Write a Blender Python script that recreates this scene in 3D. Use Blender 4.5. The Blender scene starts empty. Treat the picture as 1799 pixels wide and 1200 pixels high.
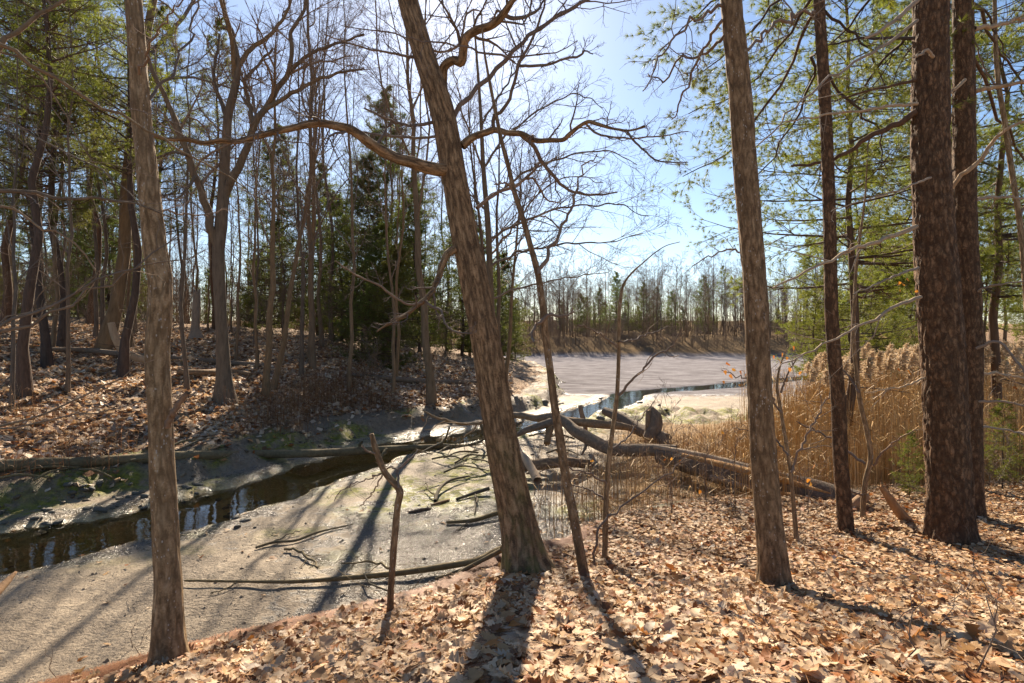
import bpy, math, random
import numpy as np

# ------------------------------------------------------------------ camera, world, sun, exposure
S = bpy.context.scene
COL = S.collection
F0, UC, VH = 1000.0, 900.0, 585.0          # focal length in photo pixels, centre column, horizon row
cd = bpy.data.cameras.new("camera"); cam = bpy.data.objects.new("camera", cd); COL.objects.link(cam)
cd.sensor_width = 36.0; cd.lens = 36.0 * F0 / 1799.0
cd.shift_y = -(600.0 - VH) / 1799.0
cd.clip_start = 0.05; cd.clip_end = 3000
cam.location = (0, 0, 0); cam.rotation_euler = (math.radians(90), 0, 0)
S.camera = cam

SUN = np.array([-0.10, 1.0, 0.655]); SUN /= np.linalg.norm(SUN)
SUN_EL = math.asin(SUN[2]); SUN_AZ = math.atan2(SUN[0], SUN[1])      # azimuth clockwise from +Y
W = bpy.data.worlds.new("World"); S.world = W; W.use_nodes = True
wn = W.node_tree.nodes; wl = W.node_tree.links; wn.clear()
sky = wn.new("ShaderNodeTexSky"); sky.sky_type = 'NISHITA'; sky.sun_disc = False
sky.sun_elevation = SUN_EL; sky.sun_rotation = SUN_AZ
sky.altitude = 10; sky.air_density = 1.0; sky.dust_density = 0.38; sky.ozone_density = 3.6
bg = wn.new("ShaderNodeBackground"); bg.inputs[1].default_value = 0.053
wo = wn.new("ShaderNodeOutputWorld"); wl.new(sky.outputs[0], bg.inputs[0]); wl.new(bg.outputs[0], wo.inputs[0])
sd = bpy.data.lights.new("sun", 'SUN'); sd.energy = 5.0; sd.angle = math.radians(0.5); sd.color = (1.0, 0.86, 0.67)
so = bpy.data.objects.new("sun", sd); COL.objects.link(so)
import mathutils
so.rotation_euler = mathutils.Vector(tuple(-SUN)).to_track_quat('-Z', 'Y').to_euler()
so.location = (-5, 30, 30)
S.view_settings.view_transform = 'Standard'; S.view_settings.look = 'None'
S.view_settings.gamma = 1; S.view_settings.use_curve_mapping = False
S.view_settings.exposure = 1.56
S.cycles.max_bounces = 6; S.cycles.transparent_max_bounces = 12
S.cycles.sample_clamp_indirect = 4.0

rng = np.random.default_rng(11)

# ------------------------------------------------------------------ helpers: noise, meshes
def _h(ix, iy, iz, seed):
    h = (ix.astype(np.int64) * 374761393 + iy.astype(np.int64) * 668265263 + iz.astype(np.int64) * 1274126177 + seed * 974711) & 0xffffffff
    h = ((h ^ (h >> 13)) * 1274126177) & 0xffffffff
    h = h ^ (h >> 16)
    return (h & 0xffff) / 65535.0
def noise(x, y, z=None, seed=0):
    x = np.asarray(x, float); y = np.asarray(y, float); z = np.zeros_like(x) if z is None else np.asarray(z, float)
    ix, iy, iz = np.floor(x), np.floor(y), np.floor(z)
    fx, fy, fz = x - ix, y - iy, z - iz
    fx, fy, fz = (f * f * (3 - 2 * f) for f in (fx, fy, fz))
    def c(a, b, d): return _h(ix + a, iy + b, iz + d, seed)
    r = 0
    for a in (0, 1):
        wx = fx if a else 1 - fx
        for b in (0, 1):
            wy = fy if b else 1 - fy
            for d in (0, 1):
                r = r + wx * wy * (fz if d else 1 - fz) * c(a, b, d)
    return r * 2 - 1
def fbm(x, y, z=None, seed=0, o=3):
    t = 0; a = 1.0; s = 1.0
    for i in range(o):
        t = t + a * noise(np.asarray(x) * s, np.asarray(y) * s, None if z is None else np.asarray(z) * s, seed + i); a *= .5; s *= 2.03
    return t / 1.75
def sm(x, a, b):
    t = np.clip((np.asarray(x, float) - a) / (b - a), 0, 1); return t * t * (3 - 2 * t)
def nrm(v):
    return v / np.maximum(np.linalg.norm(v, axis=-1, keepdims=True), 1e-9)

def mk(name, V, Q=None, T=None, mats=(), mi=None, smooth=True, col=None, uv=None, attrs=None):
    """one mesh datablock from arrays; Q quads (n,4), T triangles (m,3)"""
    V = np.asarray(V, np.float32)
    Q = np.zeros((0, 4), np.int32) if Q is None else np.asarray(Q, np.int32)
    T = np.zeros((0, 3), np.int32) if T is None else np.asarray(T, np.int32)
    me = bpy.data.meshes.new(name)
    me.vertices.add(len(V)); me.vertices.foreach_set("co", V.ravel())
    nl = Q.size + T.size; npoly = len(Q) + len(T)
    me.loops.add(nl); li = np.concatenate([Q.ravel(), T.ravel()]).astype(np.int32)
    me.loops.foreach_set("vertex_index", li)
    me.polygons.add(npoly)
    st = np.concatenate([np.arange(len(Q)) * 4, Q.size + np.arange(len(T)) * 3]).astype(np.int32)
    me.polygons.foreach_set("loop_start", st)
    if mi is not None: me.polygons.foreach_set("material_index", np.asarray(mi, np.int32))
    me.polygons.foreach_set("use_smooth", np.full(npoly, smooth, bool))
    for m in mats: me.materials.append(m)
    if col is not None:
        a = me.color_attributes.new("Col", 'FLOAT_COLOR', 'POINT')
        c = np.ones((len(V), 4), np.float32); c[:, :3] = col; a.data.foreach_set("color", c.ravel())
    if uv is not None:
        u = me.uv_layers.new(name="UVMap"); u.data.foreach_set("uv", np.asarray(uv, np.float32)[li].ravel())
    if attrs:
        for k, v in attrs.items():
            a = me.attributes.new(k, 'FLOAT', 'POINT'); a.data.foreach_set("value", np.asarray(v, np.float32))
    me.update(calc_edges=True)
    return me
def ob(name, me, parent=None, loc=None):
    o = bpy.data.objects.new(name, me); COL.objects.link(o)
    if parent is not None: o.parent = parent
    if loc is not None: o.location = loc
    return o
def tag(o, label=None, cat=None, group=None, kind=None):
    if label: o["label"] = label
    if cat: o["category"] = cat
    if group: o["group"] = group
    if kind: o["kind"] = kind
    return o
def root(name, loc, label, cat, group=None, rz=0.0, sc=1.0):
    o = bpy.data.objects.new(name, None); COL.objects.link(o); o.empty_display_size = .2
    o.location = loc; o.rotation_euler = (0, 0, rz); o.scale = (sc, sc, sc)
    return tag(o, label, cat, group)

class Acc:
    """collects arrays for one mesh"""
    def __init__(s): s.V = []; s.Q = []; s.T = []; s.C = []; s.mq = []; s.mt = []; s.n = 0
    def add(s, V, Q=None, T=None, col=None, mat=0):
        s.V.append(V)
        if Q is not None and len(Q): s.Q.append(np.asarray(Q) + s.n); s.mq.append(np.full(len(Q), mat))
        if T is not None and len(T): s.T.append(np.asarray(T) + s.n); s.mt.append(np.full(len(T), mat))
        if col is not None: s.C.append(np.broadcast_to(col, (len(V), 3)))
        s.n += len(V); return s
    def mesh(s, name, mats, smooth=True):
        cat = lambda l, k: np.concatenate(l) if l else np.zeros((0, k), np.int32)
        mi = np.concatenate([np.concatenate(s.mq) if s.mq else np.zeros(0), np.concatenate(s.mt) if s.mt else np.zeros(0)])
        return mk(name, np.concatenate(s.V), cat(s.Q, 4), cat(s.T, 3), mats, mi, smooth, np.concatenate(s.C) if s.C else None)

def tubes(P, R, sides=3, cap=False):
    """P (N,m,3) polylines, R (N,m) radii -> V, Q"""
    N, m, _ = P.shape
    T = np.empty_like(P); T[:, 1:-1] = P[:, 2:] - P[:, :-2]; T[:, 0] = P[:, 1] - P[:, 0]; T[:, -1] = P[:, -1] - P[:, -2]
    T = nrm(T)
    mt = nrm(P[:, -1] - P[:, 0])
    ref = np.zeros((N, 3)); ref[np.arange(N), np.argmin(np.abs(mt), axis=1)] = 1
    A = nrm(np.cross(T, ref[:, None, :])); B = np.cross(T, A)
    th = np.arange(sides) / sides * 2 * np.pi
    V = P[:, :, None, :] + R[:, :, None, None] * (np.cos(th)[None, None, :, None] * A[:, :, None, :] + np.sin(th)[None, None, :, None] * B[:, :, None, :])
    V = V.reshape(-1, 3)
    b = (np.arange(N) * m * sides)[:, None, None] + (np.arange(m - 1) * sides)[None, :, None]
    j = np.arange(sides)[None, None, :]; jn = (j + 1) % sides
    Q = np.stack([b + j, b + jn, b + sides + jn, b + sides + j], -1).reshape(-1, 4)
    return V, Q

def interp(P, t):
    """P (N,m,k), t (N,) in 0..1 -> (N,k)"""
    m = P.shape[1]; f = np.clip(t, 0, .9999) * (m - 1); i = f.astype(int); f = (f - i)[:, None]; a = np.arange(len(P))
    return P[a, i] * (1 - f) + P[a, i + 1] * f

def grow(P, R, k, t0=.2, t1=1.0, lr=.4, ang=45, m=5, wob=.18, up=0.0, rf=.55, rmin=.003, tip=.35, lenfall=.5, flat=0.0, angj=12, r=None):
    r = r or rng
    N = len(P)
    ln = np.linalg.norm(np.diff(P, axis=1), axis=2).sum(1)
    idx = np.repeat(np.arange(N), k)
    tt = t0 + (t1 - t0) * ((np.tile(np.arange(k), N) + r.random(N * k)) / k)
    PP = P[idx]; pos = interp(PP, tt); tan = nrm(interp(PP, np.minimum(tt + .06, .999)) - interp(PP, np.maximum(tt - .06, 0)))
    rad = interp(R[idx][:, :, None], tt)[:, 0]
    q = r.normal(size=(N * k, 3)); q[:, 2] *= (1 - flat)
    q = nrm(q - (q * tan).sum(1, keepdims=True) * tan)
    a = np.radians(ang + r.normal(size=N * k) * angj)[:, None]
    d = np.cos(a) * tan + np.sin(a) * q; d[:, 2] += up; d = nrm(d)
    L = ln[idx] * lr * (1 - lenfall * tt) * r.uniform(.6, 1.35, N * k)
    pts = [pos]; cur = pos
    for i in range(m - 1):
        d = d + wob * r.normal(size=d.shape); d[:, 2] += up * .35; d = nrm(d)
        cur = cur + d * (L / (m - 1))[:, None]; pts.append(cur)
    NP = np.stack(pts, 1)
    r0 = np.maximum(rad * rf * r.uniform(.7, 1.1, N * k), rmin)
    r0 = np.minimum(r0, np.maximum(L * .045, rmin))
    NR = np.maximum(r0[:, None] * np.linspace(1, tip, m)[None, :], rmin * .6)
    return NP, NR

def crom(p, m):
    """Catmull-Rom resample of (n,k) rows to m rows, first three columns give arc length"""
    p = np.asarray(p, float)
    if len(p) == 2: p = np.stack([p[0], (p[0] + p[1]) / 2, p[1]])
    s = np.concatenate([[0], np.cumsum(np.linalg.norm(np.diff(p[:, :3], axis=0), axis=1))])
    t = np.linspace(0, s[-1], m)
    i = np.clip(np.searchsorted(s, t, side='right') - 1, 0, len(p) - 2)
    h = (s[i + 1] - s[i]); u = ((t - s[i]) / h)[:, None]
    g = np.gradient(p, s, axis=0)
    h = h[:, None]
    return (2*u**3 - 3*u**2 + 1) * p[i] + (u**3 - 2*u**2 + u) * h * g[i] + (-2*u**3 + 3*u**2) * p[i+1] + (u**3 - u**2) * h * g[i+1]

def at(u, v, d):
    return np.array([(u - UC) / F0 * d, d, (VH - v) / F0 * d])

# ------------------------------------------------------------------ terrain height
def pl(x, pts):
    a = np.array(pts, float); return np.interp(x, a[:, 0], a[:, 1])
EDGE = [(-60, 3.3), (-6, 3.3), (-4, 3.5), (-2.7, 4.3), (-2.3, 4.72), (-1.25, 5.02), (-.2, 5.75), (.5, 6.6), (1.5, 7.6), (3, 8.3), (6, 9.0), (9, 9.6), (60, 12)]
PROF = [(-40, -.9), (0, -1.3), (2.4, -1.46), (3.5, -1.76), (4.5, -2.05), (5.5, -2.31), (6.5, -2.42), (8, -2.52), (10, -2.65), (14, -2.85), (40, -2.95)]
STREAM = np.array([(-60, -6), (-24, 1.5), (-11, 6.4), (-7.6, 8.5), (-6.25, 9.7), (-5.5, 11.0), (-4.55, 13.1), (-3.25, 16.1), (-1, 18.3), (1, 20.5), (3.6, 24.3), (5.5, 28), (6.8, 31), (13, 35), (24, 43), (45, 52), (90, 60)], float)
SHW = np.array([1.2, 1.15, 1.15, 1.1, 1.05, 1.0, .95, .95, .95, 1.0, .9, .9, 1.0, 1.2, 1.3, 1.5, 1.5])
HILL = np.array([(-60, -3), (-24, 4.6), (-12, 8.1), (-8.6, 10.5), (-7, 12.2), (-5.6, 14.6), (-4.2, 17.7), (-1.5, 20.7), (.8, 23.6), (2.4, 28), (2.9, 35), (3.0, 46), (1.4, 58), (-6, 68), (-20, 76), (-45, 84), (-120, 95)], float)
def _fine(p, n=14, extra=None):
    q = np.concatenate([p, extra[:, None]], 1) if extra is not None else p
    out = []
    for i in range(len(q) - 1):
        t = np.linspace(0, 1, n, endpoint=False)[:, None]
        a, b = q[i], q[i + 1]; c = q[max(i - 1, 0)]; d = q[min(i + 2, len(q) - 1)]
        out.append(.5 * (2*a + (b - c)*t + (2*c - 5*a + 4*b - d)*t**2 + (3*a - c - 3*b + d)*t**3))
    return np.concatenate(out + [q[-1:]])
SF = _fine(STREAM, 10, SHW); HF = _fine(HILL, 8)
def seg_dist(x, y, L, sign=False):
    best = np.full(x.shape, 1e9); sg = np.ones(x.shape); ex = np.zeros(x.shape)
    for i in range(len(L) - 1):
        ax, ay = L[i, 0], L[i, 1]; dx, dy = L[i+1, 0] - ax, L[i+1, 1] - ay
        t = np.clip(((x - ax) * dx + (y - ay) * dy) / (dx * dx + dy * dy + 1e-9), 0, 1)
        d = np.hypot(x - ax - t * dx, y - ay - t * dy); b = d < best
        best = np.where(b, d, best)
        if sign: sg = np.where(b, np.sign((y - ay) * dx - (x - ax) * dy), sg)
        elif L.shape[1] > 2: ex = np.where(b, L[i, 2] * (1 - t) + L[i+1, 2] * t, ex)
    return best * sg if sign else (best, ex)
WATER_Z = -3.27
def terrain(x, y):
    """height and masks"""
    x = np.asarray(x, float); y = np.asarray(y, float)
    n1 = fbm(x * .9, y * .9, seed=3); n2 = fbm(x * 3.1, y * 3.1, seed=9); n3 = noise(x * .25, y * .25, seed=5)
    e = pl(x, EDGE) + .10 * n2 + .12 * n1
    near = pl(y, PROF) - .17 * np.maximum(-x, 0) * sm(-x, 0, .6) + .035 * n1 * sm(y, 0, 3) + .015 * n2
    near = np.maximum(near, -2.75)
    ratio = x / np.maximum(y, 1)
    marsh = sm(ratio + .03 * n1, .03, .30) * sm(x, .2, 1.6)
    marsh = marsh * (1 - sm(y - (17 + .2 * x), 0, 6) * (1 - sm(ratio, .50, .62)))
    mudz = -3.17 + .05 * n1 + .015 * n2
    # broad mud swells near the bank
    mudz = mudz + .10 * sm(1.6 - np.hypot((x + 4.3) / 1.6, (y - 7.0)), 0, 1.4)
    flat = mudz * (1 - marsh) + (-2.86 + .05 * n1 + .02 * n2) * marsh
    basin = sm(y, 27, 31)
    flat = flat * (1 - basin) + (-3.2 + .012 * n2 + .02 * n1) * basin
    # mossy hummocks at the mouth
    mz = sm(3.4 - np.hypot((x - 5.4) / 1.9, (y - 20.6) / 1.1), 0, 2.0) * (1 - sm(y, 25, 28))
    flat = flat + mz * (.06 + .42 * np.maximum(fbm(x * 1.3, y * 1.3, seed=21), -.25))
    w = np.where(x > .8, 2.0, .75)
    t = sm((y - e) / w, 0, 1); h = near * (1 - t) + flat * t
    # stream channel
    ds, hw = seg_dist(x, y, SF)
    wob = .22 * n1 + .12 * n2
    c = 1 - sm(ds / hw + wob * (1 - .6 * sm(y, 26, 30)), .55, 1.25); h = h * (1 - c) + (-3.46 + .05 * n2 + .11 * sm(y, 26, 30)) * c
    # hill
    s = seg_dist(x, y, HF, True) + .35 * n1 + .25 * n3
    g = pl(s, [(-1, 0), (0, 0), (2, .25), (4, .62), (8, 1.35), (14, 2.35), (20, 2.9), (40, 4.2), (90, 8), (300, 16)])
    step = (.34 + .14 * n1 + .05 * n2) * sm(s + .12 * n2, -.1, .62)
    hillm = sm(s, -.15, .25)
    lump = (.13 * np.maximum(fbm(x * 2.4, y * 2.4, seed=31), -.3) + .05 * np.abs(fbm(x * 5, y * 5, seed=33))) * sm(s, 0, .8) * (1 - sm(s, 2.2, 4))
    h = h * (1 - hillm) + hillm * (np.maximum(-3.17 + step + g + .10 * n1 * sm(s, 2, 6) + .35 * n3 * sm(s, 4, 10) + lump, h))
    # far shore
    fy = y + 2.0 * noise(x * .08, y * .0, seed=40) - .06 * np.maximum(x - 30, 0)
    f = pl(fy, [(78, 0), (79, .45), (83, 1.3), (88, 2.3), (94, 2.9), (125, 3.3), (200, 4.6), (400, 12)]) + (.5 * n3 + .12 * n1) * sm(fy, 79, 86)
    farm = sm(fy, 78.2, 79.2) * (1 - sm(s, -2, 0))
    h = h + f * (1 - sm(s, -2, 2))
    # ground rising on the right
    rr = sm(x - (9.5 + .62 * y), 0, 14) * sm(y, 9, 14)
    h = h + 1.7 * rr * (1 - sm(fy, 76, 80))
    onbank = 1 - sm((y - e) / w, .15, .45)
    litter = np.clip(onbank + hillm * sm(s + .9 * n1 + .3 * n2, .7, 1.9) + rr + .25 * farm, 0, 1)
    straw = np.clip(marsh * t * (1 - rr) * (1 - mz) , 0, 1)
    edgeneed = np.exp(-((y - e + .12) / .22) ** 2) * (x < 1.2) * (x > -3.2)
    moss = np.clip(mz * sm(fbm(x * 1.1, y * 1.1, seed=17), -.25, .2) + .75 * 1.3 * sm(2.4 - np.hypot((x + 1.9) / 1.3, (y - 12.4) / 1.5), 0, 1.4) * sm(fbm(x * 1.7, y * 1.7, seed=18), -.3, .4)
                   + .8 * hillm * (1 - sm(s, .8, 2.4)) * sm(fbm(x * .8, y * .8, seed=19), 0, .4)
                   + .75 * sm(fbm(x * .8, y * .8, seed=20), .05, .5) * sm(y, 7.0, 9.5) * (y < 18), 0, 1)
    wet = np.clip(sm(1.6 - np.hypot((x + .5) / 2.2, (y - 8.6) / 2.6), 0, 1.1) * (.75 + .6 * sm(fbm(x * 1.6, y * 1.6, seed=23), -.3, .3))
                  + (1 - sm(ds / hw, 1.2, 1.9)) * .8 + basin * .95 * (1 - hillm) + .3 * sm(n1, 0, .6), 0, 1) * (1 - litter)
    reg = np.where((y < e + .5 * w) , 0, 1)
    reg = np.where((reg == 1) & (marsh > .5) & (y < 32), 2, reg)
    reg = np.where(rr > .3, 2, reg)
    reg = np.where(s > 0, 3, reg)
    reg = np.where((farm > .3) & (s <= 0), 4, reg)
    bed = (1 - sm(ds / hw + wob, .9, 1.3)) * (1 - hillm) * (1 - basin)
    return h, dict(farbank=farm, bank=np.clip(hillm * (1 - sm(s, 2, 4)) + farm, 0, 1), flat=basin * (1 - hillm) * (1 - farm), bed=bed, litter=litter, straw=straw, moss=moss, wet=wet, need=edgeneed), reg, s
def zg(x, y):
    return terrain(np.atleast_1d(np.asarray(x, float)), np.atleast_1d(np.asarray(y, float)))[0]
_rt = np.concatenate([np.linspace(2.0, 12, 400), np.linspace(12, 140, 900)[1:]])
def hit(u, v):
    """where the view ray through photo pixel (u, v) meets the ground"""
    p = np.stack([(u - UC) / F0 * _rt, _rt, (VH - v) / F0 * _rt], 1)
    z = terrain(p[:, 0], p[:, 1])[0]; b = np.nonzero(p[:, 2] <= z)[0]
    i = b[0] if len(b) else len(_rt) - 1
    return np.array([p[i, 0], p[i, 1], z[i]])
# ------------------------------------------------------------------ materials
class NT:
    def __init__(s, name):
        s.m = bpy.data.materials.new(name); s.m.use_nodes = True; t = s.m.node_tree; s.t = t; t.nodes.clear()
        s.out = s.n("ShaderNodeOutputMaterial")
    def n(s, typ, ins=None, **kw):
        nd = s.t.nodes.new(typ)
        for k, v in kw.items(): setattr(nd, k, v)
        for k, v in (ins or {}).items(): s.set(nd.inputs[k], v)
        return nd
    def set(s, sock, v):
        if isinstance(v, bpy.types.NodeSocket): s.t.links.new(v, sock)
        elif isinstance(v, bpy.types.Node): s.t.links.new(v.outputs[0], sock)
        else:
            if sock.type == 'RGBA' and len(v) == 3: v = (*v, 1)
            sock.default_value = v
    def ramp(s, fac, stops):
        r = s.n("ShaderNodeValToRGB", {0: fac}); e = r.color_ramp.elements
        while len(e) < len(stops): e.new(.5)
        for i, (p, c) in enumerate(stops): e[i].position = p; e[i].color = (*c, 1) if len(c) == 3 else c
        return r.outputs[0]
    def mix(s, f, a, b, blend='MIX'):
        m = s.n("ShaderNodeMix", data_type='RGBA', blend_type=blend); s.set(m.inputs[0], f); s.set(m.inputs[6], a); s.set(m.inputs[7], b); return m.outputs[2]
    def math(s, op, a, b=0.0, clamp=False):
        m = s.n("ShaderNodeMath", operation=op, use_clamp=clamp); s.set(m.inputs[0], a); s.set(m.inputs[1], b); return m.outputs[0]
    def noise(s, vec, scale, detail=3, rough=.55, out=0):
        return s.n("ShaderNodeTexNoise", {'Vector': vec, 'Scale': scale, 'Detail': detail, 'Roughness': rough}).outputs[out]
    def map(s, vec, sc):
        return s.n("ShaderNodeMapping", {'Vector': vec, 'Scale': sc}).outputs[0]
    def obj(s): return s.n("ShaderNodeTexCoord").outputs['Object']
    def pos(s): return s.n("ShaderNodeNewGeometry").outputs['Position']
    def uv(s): return s.n("ShaderNodeUVMap", uv_map="UVMap").outputs[0]
    def attr(s, k, o='Fac'): return s.n("ShaderNodeAttribute", attribute_name=k).outputs[o]
    def rnd(s): return s.n("ShaderNodeObjectInfo").outputs['Random']
    def bump(s, h, strength=.5, dist=.02): return s.n("ShaderNodeBump", {'Strength': strength, 'Distance': dist, 'Height': h}).outputs[0]
    def pbsdf(s, col, rough=.8, nrm=None, spec=.3, **k):
        p = s.n("ShaderNodeBsdfPrincipled", {'Base Color': col, 'Roughness': rough, 'Specular IOR Level': spec})
        if nrm is not None: s.set(p.inputs['Normal'], nrm)
        for kk, v in k.items(): s.set(p.inputs[kk], v)
        return p.outputs[0]
    def done(s, sh): s.t.links.new(sh, s.out.inputs[0]); return s.m

def bark_uv(name, c0, c1, c2, moss=None, fx=26, fy=5, plates=False, speck=None):
    b = NT(name); uv = b.uv()
    v = b.map(uv, (fx, fy, 1)); n1 = b.noise(v, 1.0, 5, .6)
    n2 = b.noise(b.map(uv, (5, 2.2, 1)), 1.0, 3)
    n3 = b.noise(b.map(uv, (90, 60, 1)), 1.0, 3, .7)
    f = b.math('ADD', b.math('MULTIPLY', n1, .72), b.math('MULTIPLY', n3, .28))
    col = b.ramp(f, [(.40, c0), (.50, c1), (.62, c2)])
    col = b.mix(b.math('MULTIPLY', b.math('SUBTRACT', n2, .42, True), 1.2, True), col, tuple(x * .72 for x in c1))
    rid = b.noise(b.n("ShaderNodeVectorMath", {0: b.map(uv, (fx * .55, fy * .42, 1)), 1: (7.3, 3.1, 0)}, operation='ADD').outputs[0], 1.0, 2, .5)
    fu = b.math('MULTIPLY', b.math('ABSOLUTE', b.math('SUBTRACT', rid, .5)), 13.0, True)
    col = b.mix(b.math('MULTIPLY', b.math('SUBTRACT', 1.0, fu, True), .75), col, c0)
    h = b.math('ADD', b.math('ADD', b.math('MULTIPLY', n1, .7), b.math('MULTIPLY', n3, .5)), b.math('MULTIPLY', fu, .55))
    if plates:
        vo = b.n("ShaderNodeTexVoronoi", {'Vector': b.n("ShaderNodeVectorMath", {0: b.map(uv, (24, 6.5, 1)), 1: b.n("ShaderNodeVectorMath", {0: b.noise(b.map(uv, (30, 14, 1)), 1.0, 3, .6, 1), 1: (1.5, 1.5, 0)}, operation='MULTIPLY').outputs[0]}, operation='ADD').outputs[0], 'Scale': 1.0, 'Randomness': 1.0}, feature='DISTANCE_TO_EDGE').outputs[0]
        e = b.math('MULTIPLY', vo, 5.0, True); h = b.math('ADD', b.math('MULTIPLY', h, .8), e)
        col = b.mix(b.math('MULTIPLY', b.math('SUBTRACT', 1.0, e, True), .8), col, c0)
    if speck:
        sp = b.n("ShaderNodeTexVoronoi", {'Vector': b.map(uv, (60, 26, 1)), 'Scale': 1.0}).outputs[0]
        k = b.math('MULTIPLY', b.math('LESS_THAN', sp, .23), b.math('GREATER_THAN', b.noise(b.map(uv, (14, 4, 1)), 1.0, 2), .54))
        col = b.mix(b.math('MULTIPLY', k, .75), col, speck)
    if moss:
        mk_ = b.math('MULTIPLY', b.math('MULTIPLY', b.math('SUBTRACT', b.noise(b.map(uv, (9, 3, 1)), 1.0, 4, .7), .45, True), 5.0, True), b.attr('mossy'))
        col = b.mix(mk_, col, moss)
    return b.done(b.pbsdf(col, .88, b.bump(h, .9, .008), .25))
M = {}
M['oak'] = bark_uv('oak_bark', (0.083, 0.05, 0.026), (0.262, 0.162, 0.082), (0.41, 0.27, 0.146), moss=(.13, .125, .035), fx=34, fy=6.5)
M['ash'] = bark_uv('grey_bark', (0.141, 0.089, 0.045), (0.301, 0.198, 0.104), (0.448, 0.318, 0.184), speck=(.44, .40, .34), fx=32, fy=7)
M['maple'] = bark_uv('brown_bark', (0.109, 0.065, 0.032), (0.25, 0.154, 0.078), (0.384, 0.252, 0.135), speck=(.42, .38, .32), fx=30, fy=8)
M['pine'] = bark_uv('pine_bark', (0.064, 0.035, 0.018), (0.192, 0.106, 0.054), (0.282, 0.168, 0.09), plates=True, fx=22, fy=9)

def simple_bark(name, c0, c1, hue_var=.25, rough=.9, zs=.18):
    b = NT(name); o = b.obj(); n = b.noise(b.map(o, (14, 14, 14 * zs)), 1.0, 4, .65)
    n2 = b.noise(o, 1.3, 2)
    col = b.mix(b.math('MULTIPLY', b.math('SUBTRACT', n, .25), 2.0, True), c0, c1)
    col = b.mix(b.math('MULTIPLY', n2, hue_var * 2), col, tuple(x * .55 for x in c1))
    r = b.rnd(); hs = b.n("ShaderNodeHueSaturation", {'Saturation': b.math('ADD', .75, b.math('MULTIPLY', r, .4)), 'Value': b.math('ADD', .75, b.math('MULTIPLY', r, .5)), 'Color': col})
    return b.done(b.pbsdf(hs.outputs[0], rough, b.bump(n, .8, .02), .25))
M['fbark'] = simple_bark('forest_bark', (.085, .056, .034), (.265, .180, .108))
M['pbark'] = simple_bark('forest_pine_bark', (.045, .030, .022), (.155, .098, .066))
M['twig'] = simple_bark('twig_bark', (.13, .088, .062), (.28, .20, .145))
M['pale'] = simple_bark('pale_dead_wood', (.28, .195, .125), (.47, .345, .23))
M['drift'] = simple_bark('weathered_wood', (.11, .076, .048), (.31, .215, .135), zs=1.0)
M['log'] = simple_bark('damp_log_bark', (.075, .06, .035), (.22, .17, .095), zs=1.0)
M['split'] = simple_bark('splintered_wood', (.20, .10, .045), (.46, .28, .14), zs=.4)
M['rot'] = simple_bark('rotten_wood', (.06, .04, .028), (.30, .20, .12), zs=1.0)

def leafy(name, c0, c1, trans=.45, var=.35, rough=.5, scale=2.2):
    b = NT(name); o = b.obj(); n = b.noise(o, scale, 3)
    col = b.mix(b.math('MULTIPLY', b.math('SUBTRACT', n, .3), 2.4, True), c0, c1)
    hs = b.n("ShaderNodeHueSaturation", {'Hue': b.math('ADD', .485, b.math('MULTIPLY', b.rnd(), .03)), 'Value': b.math('ADD', 1 - var / 2, b.math('MULTIPLY', b.rnd(), var)), 'Color': col}).outputs[0]
    p = b.pbsdf(hs, rough, None, .35); tr = b.n("ShaderNodeBsdfTranslucent", {0: b.mix(1.0, hs, (1.0, 1.0, .75), 'MULTIPLY')}).outputs[0]
    return b.done(b.n("ShaderNodeMixShader", {0: trans, 1: p, 2: tr}).outputs[0])
M['needle'] = leafy('pine_needles', (.13, .160, .026), (.27, .285, .050), .55)
M['needle2'] = leafy('dark_needles', (.085, .112, .026), (.19, .215, .048), .55)
M['needle3'] = leafy('golden_needles', (.085, .098, .022), (.20, .190, .042), .5)
def colleaf(name, trans):
    b = NT(name); c = b.attr('Col', 'Color'); n = b.noise(b.pos(), 55, 3); 
    col = b.mix(b.math('MULTIPLY', n, .55), c, b.mix(1.0, c, (.55, .5, .42), 'MULTIPLY'))
    p = b.pbsdf(col, .62, None, .3); tr = b.n("ShaderNodeBsdfTranslucent", {0: col}).outputs[0]
    return b.done(b.n("ShaderNodeMixShader", {0: trans, 1: p, 2: tr}).outputs[0])
M['leaf'] = colleaf('dry_leaf', .25)
M['reed'] = colleaf('dry_reed', .35)
M['oleaf'] = colleaf('orange_leaf', .45); M['clod'] = colleaf('bank_clod', .0)
M['stone'] = simple_bark('wet_stone', (.06, .055, .04), (.19, .17, .13), zs=1.0, rough=.5)

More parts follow.
